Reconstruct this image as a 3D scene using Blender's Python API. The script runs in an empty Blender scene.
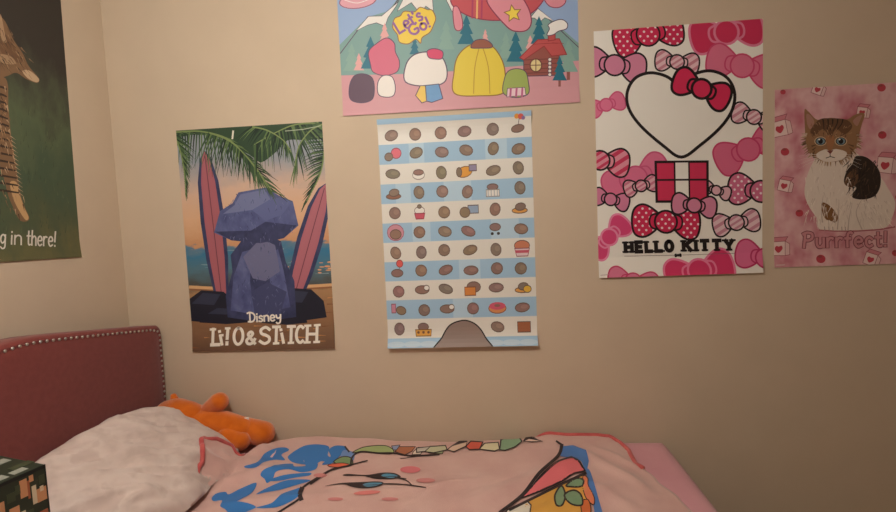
import bpy, bmesh, math, random
import numpy as np
from mathutils import Vector, Matrix, noise
from mathutils.geometry import tessellate_polygon

random.seed(7)
SC = bpy.context.scene
COL = SC.collection
R = math.radians

# ------------------------------------------------------------------ camera
CAM = np.array([0.0, 0.0, 1.45])
FPX = 479.34
PITCH, ROLL, YAW = -0.0698, -0.0427, -0.0859
cy_, sy_ = math.cos(YAW), math.sin(YAW)
cp_, sp_ = math.cos(PITCH), math.sin(PITCH)
cr_, sr_ = math.cos(ROLL), math.sin(ROLL)
FW = np.array([sy_ * cp_, cy_ * cp_, sp_])
RI0 = np.array([cy_, -sy_, 0.0])
UP0 = np.cross(RI0, FW)
RI = cr_ * RI0 + sr_ * UP0
UP = -sr_ * RI0 + cr_ * UP0

cam = bpy.data.cameras.new('camera')
cam.sensor_width = 36.0
cam.lens = FPX / 896 * 36
cam.clip_start = 0.02
co = bpy.data.objects.new('camera', cam)
COL.objects.link(co)
m = Matrix(((RI[0], UP[0], -FW[0], CAM[0]), (RI[1], UP[1], -FW[1], CAM[1]),
            (RI[2], UP[2], -FW[2], CAM[2]), (0, 0, 0, 1)))
co.matrix_world = m
SC.camera = co


# measuring: where the line of sight through a point of the photograph meets a wall or the bed
def ray(x, y):
    return FW + (x - 448) / FPX * RI - (y - 256) / FPX * UP


def on_axis(x, y, axis, val):
    d = ray(x, y)
    return CAM + d * ((val - CAM[axis]) / d[axis])


# ------------------------------------------------------------------ materials
def lin(c):
    out = []
    for v in c:
        v = v / 255.0
        out.append(v / 12.92 if v <= 0.04045 else ((v + 0.055) / 1.055) ** 2.4)
    return tuple(out) + (1.0,)


class NT:
    def __init__(s, name):
        s.m = bpy.data.materials.new(name)
        s.m.use_nodes = True
        s.t = s.m.node_tree
        s.b = s.t.nodes['Principled BSDF']

    def n(s, typ, **kw):
        nd = s.t.nodes.new(typ)
        for k, v in kw.items():
            if k in nd.inputs:
                nd.inputs[k].default_value = v
            else:
                setattr(nd, k, v)
        return nd

    def l(s, a, b):
        s.t.links.new(a, b)

    def coord(s, kind='Object'):
        return s.n('ShaderNodeTexCoord').outputs[kind]

    def ramp(s, fac, stops, interp='LINEAR'):
        r = s.n('ShaderNodeValToRGB')
        r.color_ramp.interpolation = interp
        el = r.color_ramp.elements
        while len(el) < len(stops):
            el.new(0.5)
        for e, (p, c) in zip(el, stops):
            e.position = p
            e.color = lin(c)
        s.l(fac, r.inputs['Fac'])
        return r.outputs['Color']

    def noise(s, vec, scale, detail=4, rough=.5, mapping=None):
        if mapping:
            mp = s.n('ShaderNodeMapping')
            mp.inputs['Scale'].default_value = mapping
            s.l(vec, mp.inputs['Vector'])
            vec = mp.outputs['Vector']
        nz = s.n('ShaderNodeTexNoise')
        nz.inputs['Scale'].default_value = scale
        nz.inputs['Detail'].default_value = detail
        nz.inputs['Roughness'].default_value = rough
        s.l(vec, nz.inputs['Vector'])
        return nz.outputs['Fac']

    def bump(s, h, strength, dist=.001):
        b = s.n('ShaderNodeBump')
        b.inputs['Strength'].default_value = strength
        b.inputs['Distance'].default_value = dist
        s.l(h, b.inputs['Height'])
        s.l(b.outputs['Normal'], s.b.inputs['Normal'])

    def done(s, rough=.6, spec=.3, metal=0.0, sheen=0.0):
        s.b.inputs['Roughness'].default_value = rough
        s.b.inputs['Specular IOR Level'].default_value = spec
        s.b.inputs['Metallic'].default_value = metal
        if sheen:
            s.b.inputs['Sheen Weight'].default_value = sheen
            s.b.inputs['Sheen Roughness'].default_value = .5
        return s.m


def flat(name, c, rough=.6, spec=.3, metal=0.0, sheen=0.0):
    t = NT(name)
    t.b.inputs['Base Color'].default_value = lin(c)
    return t.done(rough, spec, metal, sheen)


def mottled(name, stops, scale, rough=.7, spec=.2, coord='Object', detail=4, mapping=None, bump=0, bscale=None,
            bdist=.001, sheen=0.0):
    t = NT(name)
    v = t.coord(coord)
    f = t.noise(v, scale, detail, .55, mapping)
    t.l(t.ramp(f, stops), t.b.inputs['Base Color'])
    if bump:
        t.bump(t.noise(v, bscale or scale, 3), bump, bdist)
    return t.done(rough, spec, 0, sheen)


INKS = {}


def ink(c):
    """matt printed colour"""
    if not isinstance(c, tuple):
        return c
    if c not in INKS:
        INKS[c] = flat('ink_%02x%02x%02x' % c, c, .5, .35)
    return INKS[c]


WALL = mottled('wall_paint', [(.3, (204, 185, 162)), (.7, (208, 189, 166))], 6, .75, .2, bump=.25, bscale=260, bdist=.0006)
CEIL = flat('ceiling_paint', (225, 215, 200), .9, .1)
FLOOR = mottled('carpet', [(.3, (120, 104, 88)), (.7, (150, 132, 112))], 240, .95, .05, bump=.6, bscale=300, bdist=.004)
TRIM = flat('trim_paint', (225, 220, 210), .45, .4)


# ------------------------------------------------------------------ object helpers
def link(o, parent=None):
    COL.objects.link(o)
    if parent is not None:
        o.parent = parent
    return o


def obj(name, bm, mats, parent=None, smooth=False):
    me = bpy.data.meshes.new(name)
    bm.normal_update()
    bm.to_mesh(me)
    bm.free()
    for mt in (mats if isinstance(mats, (list, tuple)) else [mats]):
        me.materials.append(mt)
    if smooth:
        for p in me.polygons:
            p.use_smooth = True
    return link(bpy.data.objects.new(name, me), parent)


def tag(o, label, cat, group=None, kind=None):
    o['label'] = label
    o['category'] = cat
    if group:
        o['group'] = group
    if kind:
        o['kind'] = kind
    return o


def thing(name, loc, label, cat):
    o = bpy.data.objects.new(name, None)
    o.empty_display_size = .1
    o.location = loc
    link(o)
    return tag(o, label, cat)


def box(bm, x0, x1, y0, y1, z0, z1, bevel=0.0, seg=2):
    vs = [bm.verts.new(p) for p in ((x0, y0, z0), (x1, y0, z0), (x1, y1, z0), (x0, y1, z0),
                                    (x0, y0, z1), (x1, y0, z1), (x1, y1, z1), (x0, y1, z1))]
    fs = [bm.faces.new([vs[i] for i in q]) for q in
          ((3, 2, 1, 0), (4, 5, 6, 7), (0, 1, 5, 4), (1, 2, 6, 5), (2, 3, 7, 6), (3, 0, 4, 7))]
    if bevel:
        es = list({e for f in fs for e in f.edges})
        bmesh.ops.bevel(bm, geom=es, offset=bevel, segments=seg, affect='EDGES', profile=.5)
    return bm


def structure(name, x0, x1, y0, y1, z0, z1, mt):
    o = obj(name, box(bmesh.new(), x0, x1, y0, y1, z0, z1), mt)
    o['kind'] = 'structure'
    return o


# ------------------------------------------------------------------ room
XL, YB, XR, YF, ZC = -1.444, 1.781, 2.3, -2.0, 2.5
structure('floor', XL - .1, XR + .1, YF - .1, YB + .1, -.1, 0, FLOOR)
structure('ceiling', XL - .1, XR + .1, YF - .1, YB + .1, ZC, ZC + .1, CEIL)
structure('wall_left', XL - .1, XL, YF - .1, YB + .1, 0, ZC, WALL)
structure('wall_back', XL, XR, YB, YB + .1, 0, ZC, WALL)
structure('wall_right', XR, XR + .1, YF - .1, YB + .1, 0, ZC, WALL)
structure('wall_front', XL, XR, YF - .1, YF, 0, ZC, WALL)
structure('baseboard_back', XL + .012, XR, YB - .012, YB, 0, .09, TRIM)
structure('baseboard_left', XL, XL + .012, YF, YB, 0, .09, TRIM)
structure('baseboard_right', XR - .012, XR, YF, YB - .012, 0, .09, TRIM)


# ------------------------------------------------------------------ flat printed artwork (polygons laid into a sheet)
def homography(src, dst):
    A = []
    for (x, y), (u, v) in zip(src, dst):
        A.append([x, y, 1, 0, 0, 0, -u * x, -u * y, -u])
        A.append([0, 0, 0, x, y, 1, -v * x, -v * y, -v])
    return np.linalg.svd(np.array(A, float))[2][-1].reshape(3, 3)


def catmull(pts, closed=True, n=6):
    pts = [np.array(p, float) for p in pts]
    N = len(pts)
    out = []
    for i in range(N if closed else N - 1):
        p0 = pts[(i - 1) % N] if closed or i > 0 else pts[0]
        p1 = pts[i]
        p2 = pts[(i + 1) % N]
        p3 = pts[(i + 2) % N] if closed or i + 2 < N else pts[-1]
        for k in range(n):
            t = k / n
            out.append(.5 * ((2 * p1) + (-p0 + p2) * t + (2 * p0 - 5 * p1 + 4 * p2 - p3) * t * t +
                             (-p0 + 3 * p1 - 3 * p2 + p3) * t ** 3))
    if not closed:
        out.append(pts[-1])
    return out


class Art:
    """collects polygons in the coordinates of one view of the print and lays them on the sheet"""

    def __init__(s, tf):
        s.tf = tf            # full-photo coordinates -> sheet metres (x right, y up)
        s.view = (0, 0, 1)
        s.items = []         # (points in sheet metres, material, layer)
        s.z = 1

    def at(s, x0, y0, k):
        s.view = (x0, y0, k)

    def m(s, p):
        x0, y0, k = s.view
        return s.tf(x0 + p[0] / k, y0 + p[1] / k)

    def raw(s, pts, c, layer=None):
        if layer is None:
            s.z += 1
            layer = s.z
        s.items.append(([np.array(p, float) for p in pts], ink(c), layer))

    def poly(s, pts, c, layer=None):
        s.raw([s.m(p) for p in pts], c, layer)

    def blob(s, pts, c, out=None, ow=3, n=6, layer=None):
        q = catmull(pts, True, n)
        if layer is None:
            s.z += 1
            layer = s.z
        s.poly(q, c, layer)
        if out:
            s.z += 1
            s.line(q, ow, out, closed=True, layer=layer + 1)

    def pol(s, pts, c, out=None, ow=3):
        s.poly(pts, c)
        if out:
            s.line(pts, ow, out, closed=True)

    def ell(s, cx, cy, rx, ry, c, rot=0, out=None, ow=3, n=20, layer=None):
        a = R(rot)
        q = []
        for k in range(n):
            t = 2 * math.pi * k / n
            x, y = rx * math.cos(t), ry * math.sin(t)
            q.append((cx + x * math.cos(a) - y * math.sin(a), cy + x * math.sin(a) + y * math.cos(a)))
        s.poly(q, c, layer)
        if out:
            s.line(q, ow, out, closed=True)

    def line(s, pts, w, c, closed=False, layer=None, taper=None):
        """a ribbon of width w with mitred joints"""
        P = [np.array(p, float) for p in pts]
        Q = [P[0]]
        for p in P[1:]:
            if np.linalg.norm(p - Q[-1]) > 1e-6:
                Q.append(p)
        if closed and np.linalg.norm(Q[0] - Q[-1]) < 1e-6:
            Q.pop()
        P = Q
        N = len(P)
        if N < 2:
            return
        if layer is None:
            s.z += 1
            layer = s.z
        L, Rr = [], []
        for i in range(N):
            a = P[(i - 1) % N] if (closed or i > 0) else None
            b = P[(i + 1) % N] if (closed or i < N - 1) else None
            d1 = (P[i] - a) if a is not None else (b - P[i])
            d2 = (b - P[i]) if b is not None else (P[i] - a)
            d1 = d1 / np.linalg.norm(d1)
            d2 = d2 / np.linalg.norm(d2)
            t = d1 + d2
            nl = np.linalg.norm(t)
            t = t / nl if nl > 1e-4 else d1
            nrm = np.array([-t[1], t[0]])
            cosh = max(.5, abs(t @ d1))
            ww = w * (taper[0] + (taper[1] - taper[0]) * i / (N - 1) if taper else 1)
            e = 0
            if not closed and taper is None and i in (0, N - 1):
                e = w * .3 * (-1 if i == 0 else 1)
            L.append(P[i] + t * e + nrm * ww / 2 / cosh)
            Rr.append(P[i] + t * e - nrm * ww / 2 / cosh)
        for i in range(N if closed else N - 1):
            j = (i + 1) % N
            s.poly([L[i], L[j], Rr[j], Rr[i]], c, layer)

    def curve(s, pts, w, c, closed=False, n=6, taper=None, layer=None):
        s.line(catmull(pts, closed, n), w, c, closed, layer, taper)

    # ---- lettering drawn as strokes
    def word(s, text, p0, p1, h, w, c, gap=.2, lean=0, slab=0, squash=1.0, out=None, ow=0):
        adv = []
        x = 0
        for ch in text:
            gw, strokes = GLYPH[ch]
            adv.append(x)
            x += gw * squash + gap
        total = x - gap
        p0 = np.array(p0, float)
        p1 = np.array(p1, float)
        d = (p1 - p0) / total
        u = (p1 - p0) / np.linalg.norm(p1 - p0)
        v = np.array([u[1], -u[0]])
        for pas in ((1, 0) if out else (0,)):
            s.z += 1
            lay = s.z
            for ch, ax in zip(text, adv):
                for st in GLYPH[ch][1]:
                    pts = [p0 + d * (ax + q[0] * squash) + (v * h + u * lean * h) * q[1] for q in st]
                    if len(pts) > 3 and ch not in 'HELKITYMNF':
                        pts = catmull(pts, False, 4)
                    s.z += 1
                    s.line(pts, w + 2 * ow if pas else w, out if pas else c, layer=s.z)
                if slab and not pas:
                    for st in GLYPH[ch][1]:
                        for q in (st[0], st[-1]):
                            if q[1] in (0, 1) and ch in 'HIKTYLEF' and not (ch == 'T' and q[1] == 1) and ch not in 'E':
                                a = p0 + d * (ax + q[0] * squash) + v * h * q[1]
                                s.z += 1
                                s.line([a - u * slab, a + u * slab], w * .5, c, layer=s.z)

    # ---- the finished mesh
    def build(s, name, place, w, h, depth, parent=None, nu=4, nv=60, sheet=None, lift=0.0):
        bm = bmesh.new()
        uvl = bm.loops.layers.uv.new('UVMap')
        mats = []

        def mi(mt):
            if mt not in mats:
                mats.append(mt)
            return mats.index(mt)
        if sheet is not None:
            s.items.insert(0, ([np.array(p) for p in ((-w / 2, -h / 2), (w / 2, -h / 2), (w / 2, h / 2), (-w / 2, h / 2))],
                               sheet, 0))
        for pts, mt, lay in s.items:
            k = mi(mt)
            z = min(lay, 400) * 3e-6 + lift
            tri = tessellate_polygon([[Vector((p[0], p[1], 0)) for p in pts]])
            vs = [bm.verts.new((p[0], p[1], z)) for p in pts]
            for t in tri:
                a, b, c = (vs[i] for i in t)
                cr = (b.co - a.co).cross(c.co - a.co)
                if abs(cr.z) < 1e-12:
                    continue
                try:
                    f = bm.faces.new((a, b, c) if cr.z > 0 else (a, c, b))
                    f.material_index = k
                except ValueError:
                    pass

        def cut(p, n, clear=False):
            bmesh.ops.bisect_plane(bm, geom=bm.verts[:] + bm.edges[:] + bm.faces[:], dist=1e-7, plane_co=p,
                                   plane_no=n, clear_outer=clear)
        cut((w / 2, 0, 0), (1, 0, 0), True)
        cut((-w / 2, 0, 0), (-1, 0, 0), True)
        cut((0, h / 2, 0), (0, 1, 0), True)
        cut((0, -h / 2, 0), (0, -1, 0), True)
        for i in range(1, nu):
            cut((-w / 2 + w * i / nu, 0, 0), (1, 0, 0))
        for i in range(1, nv):
            cut((0, -h / 2 + h * i / nv, 0), (0, 1, 0))
        loose = [v for v in bm.verts if not v.link_faces]
        bmesh.ops.delete(bm, geom=loose, context='VERTS')
        for f in bm.faces:
            for lp in f.loops:
                lp[uvl].uv = (lp.vert.co.x / w + .5, lp.vert.co.y / h + .5)
        if sheet is not None:      # white back of the paper, so the sheet has a thickness
            kb = mi(PAPER)
            g = [[bm.verts.new((-w / 2 + w * i / nu, -h / 2 + h * j / nv, -4e-4)) for i in range(nu + 1)] for j in range(nv + 1)]
            for j in range(nv):
                for i in range(nu):
                    f = bm.faces.new((g[j][i], g[j + 1][i], g[j + 1][i + 1], g[j][i + 1]))
                    f.material_index = kb
            rim = [(g[0][i], g[0][i + 1]) for i in range(nu)] + [(g[nv][i + 1], g[nv][i]) for i in range(nu)] + \
                  [(g[j + 1][0], g[j][0]) for j in range(nv)] + [(g[j][nu], g[j + 1][nu]) for j in range(nv)]
            for a, b in rim:
                a2 = bm.verts.new((a.co.x, a.co.y, 0))
                b2 = bm.verts.new((b.co.x, b.co.y, 0))
                f = bm.faces.new((a, b, b2, a2))
                f.material_index = kb
        dep = [depth(.5, j / nv) for j in range(nv + 1)]
        for v in bm.verts:
            x, y, z = v.co
            fj = max(0.0, min(nv - 1e-6, (y / h + .5) * nv))
            j = int(fj)
            v.co = place(x, y, z + dep[j] + (dep[j + 1] - dep[j]) * (fj - j))
        o = obj(name, bm, mats, parent)
        return o


PAPER = flat('poster_paper', (235, 230, 222), .5, .35)

ARC = lambda cx, cy, rx, ry, a0, a1, n=9: [(cx + rx * math.cos(R(a0 + (a1 - a0) * i / (n - 1))),
                                             cy + ry * math.sin(R(a0 + (a1 - a0) * i / (n - 1)))) for i in range(n)]
GLYPH = {
    ' ': (.35, []),
    'H': (.6, [[(0, 0), (0, 1)], [(.6, 0), (.6, 1)], [(0, .5), (.6, .5)]]),
    'E': (.5, [[(.5, 0), (0, 0), (0, 1), (.5, 1)], [(0, .5), (.42, .5)]]),
    'L': (.5, [[(0, 1), (0, 0), (.5, 0)]]),
    'O': (.6, [ARC(.3, .5, .3, .5, 90, 460, 14)]),
    'K': (.6, [[(0, 0), (0, 1)], [(.6, 1), (.05, .48)], [(.22, .62), (.6, 0)]]),
    'I': (.05, [[(.02, 0), (.02, 1)]]),
    'T': (.6, [[(0, 1), (.6, 1)], [(.3, 0), (.3, 1)]]),
    'Y': (.6, [[(0, 1), (.3, .45), (.6, 1)], [(.3, .5), (.3, 0)]]),
    'S': (.55, [[(.52, .84), (.3, 1), (.05, .85), (.08, .62), (.3, .52), (.5, .38), (.5, .14), (.26, 0), (0, .16)]]),
    'C': (.5, [ARC(.28, .5, .28, .5, 50, 310, 10)]),
    '&': (.6, [[(.6, .02), (.16, .68), (.16, .9), (.3, 1), (.42, .86), (.3, .62), (.04, .34), (.08, .08), (.26, 0), (.45, .12),
                (.58, .42)]]),
    'D': (.6, [[(.12, .9), (.12, .08)], [(-.12, .95), (.1, 1.04), (.42, .92), (.58, .6), (.5, .2), (.25, .02), (-.05, .06)]]),
    'P': (.55, [[(0, 0), (.05, .5), (.08, 1)], [(-.05, .9), (.2, 1.02), (.48, .92), (.48, .62), (.28, .48), (.08, .5)]]),
    'G': (.6, [[(.55, .85), (.3, 1), (.04, .75), (.02, .3), (.25, 0), (.52, .1), (.55, .42), (.32, .42)]]),
    'i': (.06, [[(.03, 0), (.03, .6)], [(.03, .8), (.03, .86)]]),
    'l': (.08, [[(.03, 0), (.03, 1)]]),
    'n': (.42, [[(0, 0), (0, .62)], [(0, .42), (.1, .58), (.26, .62), (.38, .5), (.4, .25), (.4, 0)]]),
    's': (.36, [[(.34, .52), (.2, .62), (.05, .52), (.08, .38), (.24, .3), (.34, .18), (.24, .02), (.0, .06)]]),
    'e': (.42, [[(.03, .33), (.38, .36), (.36, .55), (.2, .64), (.04, .5), (.02, .2), (.18, 0), (.4, .1)]]),
    'y': (.42, [[(0, .62), (.05, .35), (.2, .26), (.36, .38)], [(.4, .64), (.38, .1), (.3, -.22), (.1, -.3), (.0, -.18)]]),
    'u': (.42, [[(0, .62), (.0, .25), (.1, .03), (.26, .03), (.38, .2)], [(.4, .62), (.4, 0)]]),
    'r': (.32, [[(0, 0), (0, .62)], [(0, .38), (.1, .56), (.2, .63), (.32, .58)]]),
    'f': (.36, [[(.12, 0), (.12, .5), (.16, .88), (.3, 1), (.4, .92)], [(-.02, .58), (.3, .58)]]),
    'c': (.38, [[(.38, .5), (.22, .63), (.04, .48), (.04, .16), (.2, .0), (.38, .1)]]),
    't': (.32, [[(.14, .95), (.14, .2), (.2, .02), (.34, .05)], [(-.02, .62), (.32, .62)]]),
    'h': (.42, [[(0, 0), (0, 1)], [(0, .4), (.12, .58), (.26, .62), (.38, .5), (.4, .25), (.4, 0)]]),
    'g': (.42, [[(.38, .5), (.22, .63), (.04, .5), (.02, .22), (.16, .05), (.34, .18), (.4, .4)],
                [(.4, .62), (.4, .0), (.34, -.26), (.14, -.32), (.0, -.2)]]),
    'a': (.42, [[(.38, .5), (.22, .63), (.04, .5), (.02, .22), (.16, .02), (.34, .16), (.4, .4)], [(.4, .62), (.4, 0)]]),
    '!': (.08, [[(.04, .3), (.06, 1)], [(.04, .0), (.04, .07)]]),
    'o': (.42, [ARC(.21, .31, .2, .31, 90, 460, 12)]),
    "'": (.06, [[(.03, .8), (.05, 1)]]),
}


def wall_place(cx, cz, tilt):
    c, s = math.cos(tilt), math.sin(tilt)
    return lambda x, y, z: (cx + x * c - y * s, YB - .0006 - z, cz + x * s + y * c)


def hom_tf(px, w, h):
    H = homography(px, [(-w / 2, h / 2), (w / 2, h / 2), (-w / 2, -h / 2), (w / 2, -h / 2)])

    def f(x, y):
        q = H @ np.array([x, y, 1.0])
        return q[:2] / q[2]
    return f


def plane_tf(cx, cz):
    def f(x, y):
        p = on_axis(x, y, 1, YB)
        return np.array([p[0] - cx, p[2] - cz])
    return f


# ================================================================== POSTER: beach with palms
w, h = .577, .862
A = Art(hom_tf([(175.7, 130.5), (322, 121.7), (193.3, 350.5), (336.7, 348.5)], w, h))
t = NT('print_sunset_beach')
uv = t.coord('UV')
sep = t.n('ShaderNodeSeparateXYZ')
t.l(uv, sep.inputs[0])
nz = t.noise(uv, 5, 4, .6, (1.2, 3.5, 1))
ad = t.n('ShaderNodeMath', operation='MULTIPLY_ADD')
t.l(nz, ad.inputs[0])
ad.inputs[1].default_value = .12
t.l(sep.outputs[1], ad.inputs[2])
t.l(t.ramp(ad.outputs[0], [(.06, (112, 84, 66)), (.2, (150, 112, 82)), (.33, (176, 136, 98)), (.36, (84, 84, 80)), (.44, (84, 122, 138)),
                           (.50, (58, 122, 158)), (.535, (100, 130, 150)), (.545, (206, 152, 112)), (.66, (222, 178, 142)),
                           (.78, (214, 180, 158)), (.92, (150, 156, 166))]), t.b.inputs['Base Color'])
BEACH = t.done(.3, .45)
# sea glints and foam
A.at(170, 255, 5.118)
for k in range(34):
    x = random.uniform(100, 830)
    y = random.uniform(-60, 130)
    if 300 < x < 600 and y > 0:
        continue
    ln = random.uniform(20, 80)
    A.line([(x, y), (x + ln, y - ln * .05)], random.uniform(3, 6), random.choice([(120, 160, 176), (150, 172, 178), (70, 104, 118)]),
           taper=(.3, 1))
for k in range(18):
    A.ell(random.choice([random.uniform(560, 640), random.uniform(760, 840)]), random.uniform(30, 90), random.uniform(5, 16),
          random.uniform(2, 5), (232, 168, 120))
A.line([(100, 160), (320, 172), (560, 168), (840, 152)], 16, (222, 176, 128))
A.line([(100, 172), (320, 184), (560, 180), (840, 164)], 9, (150, 104, 72))
for k in range(40):
    x = random.uniform(110, 830)
    y = random.uniform(190, 470)
    A.line([(x, y), (x + random.uniform(20, 70), y + random.uniform(-4, 4))], random.uniform(3, 7),
           random.choice([(150, 100, 66), (210, 150, 98), (128, 84, 56)]), taper=(1, .2))
# a pile of blue-grey boulders and two surfboards stand on the sand
A.at(165, 110, 2.05)
BLU = mottled('print_blue_rock', [(.3, (72, 80, 124)), (.55, (92, 100, 146)), (.75, (112, 118, 160))], 14, .4, .35, coord='UV', detail=6)
BLD = mottled('print_dark_rock', [(.3, (48, 54, 88)), (.7, (72, 78, 116))], 16, .4, .35, coord='UV', detail=6)
BLL, BLK = (116, 124, 164), (36, 38, 52)


def board(x0, y0, x1, y1, ww, inner):
    p0, p1 = np.array([x0, y0], float), np.array([x1, y1], float)
    d = p1 - p0
    nn = np.array([-d[1], d[0]]) / np.linalg.norm(d)
    prof = ((0, 0), (.05, .45), (.2, .85), (.45, 1), (.7, .9), (.92, .6), (1, .3))
    for k, c in ((1, BLD), (.68, inner)):
        L = [p0 + d * (.02 * (1 - k) + f * (1 - .04 * (1 - k))) + nn * ww * g * k for f, g in prof]
        Q = [p0 + d * (.02 * (1 - k) + f * (1 - .04 * (1 - k))) - nn * ww * g * k for f, g in reversed(prof)]
        A.poly(L + Q, c)
    A.line([p0 + d * .04, p0 + d * .98], 2, (120, 70, 84))


board(80, 82, 118, 400, 25, (172, 100, 110))
board(330, 150, 258, 410, 27, (178, 108, 120))
for cx, cy, rx, ry in ((100, 402, 66, 34), (282, 398, 64, 34), (250, 420, 54, 20), (126, 420, 56, 18)):
    A.poly([(cx - rx, cy + ry * .8), (cx - rx * .9, cy - ry * .3), (cx - rx * .4, cy - ry), (cx + rx * .3, cy - ry * .9), (cx + rx * .7, cy - ry * .2),
            (cx + rx * .8, cy + ry * .8), (cx, cy + ry)], BLK)
    A.poly([(cx - rx * .7, cy - ry * .2), (cx - rx * .35, cy - ry * .85), (cx + rx * .2, cy - ry * .75), (cx, cy - ry * .1)], (56, 60, 82))
A.poly([(128, 424), (124, 380), (138, 330), (134, 296), (160, 262), (210, 254), (238, 268), (248, 310), (266, 350), (270, 424), (196, 434)], BLD)
A.poly([(134, 410), (140, 340), (158, 290), (178, 284), (174, 350), (184, 418)], BLU)
A.poly([(204, 414), (216, 350), (206, 300), (232, 284), (244, 330), (258, 404)], BLU)
A.poly([(160, 300), (196, 262), (226, 276), (236, 330), (206, 350), (180, 344)], (112, 114, 148))
A.poly([(176, 372), (210, 352), (250, 372), (236, 424), (186, 424)], (70, 76, 114))
A.poly([(100, 250), (112, 206), (138, 190), (150, 168), (206, 158), (236, 176), (262, 186), (274, 236), (244, 262), (196, 272), (136, 266)], BLU)
A.poly([(118, 212), (142, 194), (154, 172), (204, 162), (216, 182), (178, 204)], BLL)
A.poly([(178, 204), (216, 182), (236, 178), (260, 188), (240, 214), (206, 226)], (98, 106, 152))
A.poly([(102, 248), (176, 246), (206, 228), (270, 236), (244, 262), (196, 272), (136, 266)], BLD)
for k in range(170):       # grain of the rock
    x = random.uniform(120, 262)
    y = random.uniform(170, 415)
    if (y < 262) or (142 < x < 248):
        A.line([(x, y), (x + random.uniform(-5, 5), y + random.uniform(4, 10))], 1.3, random.choice([BLL, (64, 70, 108), (100, 108, 152)]), taper=(1, .2),
               layer=A.z + 1)
A.z += 2
# palm fronds
A.at(170, 115, 5.118)
GR = [(58, 84, 58), (74, 100, 64), (40, 62, 46), (98, 122, 76), (30, 48, 38)]
A.blob([(20, 60), (160, 62), (300, 62), (380, 50), (560, 40), (790, 20), (800, 110), (700, 128), (600, 130), (540, 190), (470, 240), (430, 220), (330, 150),
        (240, 110), (120, 100), (40, 110)], (50, 74, 54))


def frond(pts, n, l0, l1, ang0, ang1, w0=9):
    sp = catmull(pts, False, 12)
    for i in range(n):
        f = i / (n - 1)
        p = sp[int(f * (len(sp) - 1))]
        a = R(ang0 + (ang1 - ang0) * f + random.uniform(-6, 6))
        ln = (l0 + (l1 - l0) * f) * random.uniform(.75, 1.1)
        q = p + np.array([math.cos(a), math.sin(a)]) * ln
        mid = (p + q) / 2 + np.array([0, -ln * .05])
        A.line([p, mid, q], w0, random.choice(GR), taper=(1, .12), layer=A.z + 1 + i % 4)
    A.z += 5
    A.line(sp, 8, (128, 146, 92), taper=(1, .5))


frond([(30, 86), (160, 84), (290, 120), (380, 200), (440, 270), (500, 370)], 60, 250, 90, 96, 60)
frond([(30, 86), (160, 84), (290, 120), (380, 200), (440, 270), (520, 385)], 40, 40, 130, 20, 35)
frond([(200, 90), (300, 130), (380, 200), (450, 290)], 40, 190, 130, 115, 80)
frond([(760, 40), (640, 50), (540, 90), (430, 150)], 40, 90, 210, 60, 92)
frond([(420, 60), (500, 80), (580, 130), (620, 190)], 34, 120, 90, 140, 70)
frond([(800, 60), (790, 180), (770, 300), (700, 440)], 46, 150, 60, 190, 120)
frond([(800, 40), (720, 80), (660, 160), (640, 260)], 36, 200, 120, 20, 100)
frond([(20, 100), (50, 180), (70, 280), (80, 400)], 40, 120, 40, 30, 80)
A.line([(322, 82), (318, 120)], 9, (226, 222, 206))
A.line([(590, 82), (680, 74), (770, 56)], 4, (170, 182, 160))
LT = Art(A.tf)
LT.at(170, 255, 5.118)
WH = (246, 240, 228)
for ch, x0, x1 in (('L', 222, 244), ('i', 269, 271), ('O', 330, 376), ('&', 394, 440), ('S', 464, 516), ('T', 530, 566), ('i', 586, 588), ('T', 606, 644),
                   ('C', 652, 690), ('H', 708, 758)):
    yb = 456 - (x0 - 214) * .022
    LT.word(ch, (x0, yb), (x1, yb - .5), 82 if ch != '&' else 60, 15, WH)
for x0, y0, x1, y1 in ((206, 378, 232, 377), (284, 373, 306, 372), (262, 408, 272, 407), (694, 362, 724, 361), (744, 360, 772, 358), (694, 446, 724, 445), (744, 444, 772, 443),
                       (536, 450, 562, 449), (612, 448, 638, 447)):
    LT.line([(x0, y0), (x1, y1)], 12, WH)
LT.line([(296, 374), (295, 426)], 16, WH)
LT.line([(295, 442), (295, 454)], 16, WH)
LT.line([(214, 455), (256, 454)], 17, WH)
LT.word('Disney', (404, 342), (570, 334), 48, 8.5, WH, gap=.14)


def d_beach(u, v):
    return .009 * max(0, .10 - v) / .10


pl = wall_place(-.8929, 1.4153, 0)
beach = A.build('beach_poster', pl, w, h, d_beach, sheet=BEACH)
tag(beach, 'tall beach poster with palm fronds, blue rocks and white title, right of the headboard', 'poster')
o = LT.build('title_lettering', pl, w, h, d_beach, beach, lift=.0012)
o['label'] = 'white title lettering at the foot of the poster'

# ================================================================== POSTER: mountain scene (landscape)
w, h = .864, .568
cx, cz = -.089, 2.143
A = Art(plane_tf(cx, cz))
A.at(330, 0, 3.446)
SKY, OUT = (150, 176, 214), (88, 70, 96)
A.poly([(20, 200), (20, 170), (130, 60), (200, 40), (260, -40), (330, -80), (420, -20), (520, 60), (640, 80), (720, 30), (860, 150), (870, 260),
        (20, 300)], (128, 164, 160))
A.line([(36, 186), (130, 60), (190, 66), (240, -10)], 3, OUT)
A.line([(640, 90), (712, 26), (862, 166)], 3, OUT)
A.pol([(90, 108), (132, 58), (178, 56), (232, 10), (248, -20), (228, 22), (200, 62), (190, 92), (160, 80), (130, 88)], (236, 232, 226), OUT, 2)
A.pol([(232, 40), (270, -40), (350, -40), (356, 40), (330, 22), (310, 48), (280, 10)], (236, 232, 226), OUT, 2)
A.pol([(390, -20), (420, 40), (440, 20), (430, -20)], (236, 232, 226), OUT, 2)
A.pol([(690, 60), (716, 28), (772, 72), (740, 60), (722, 76), (706, 62)], (236, 232, 226), OUT, 2)
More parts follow.
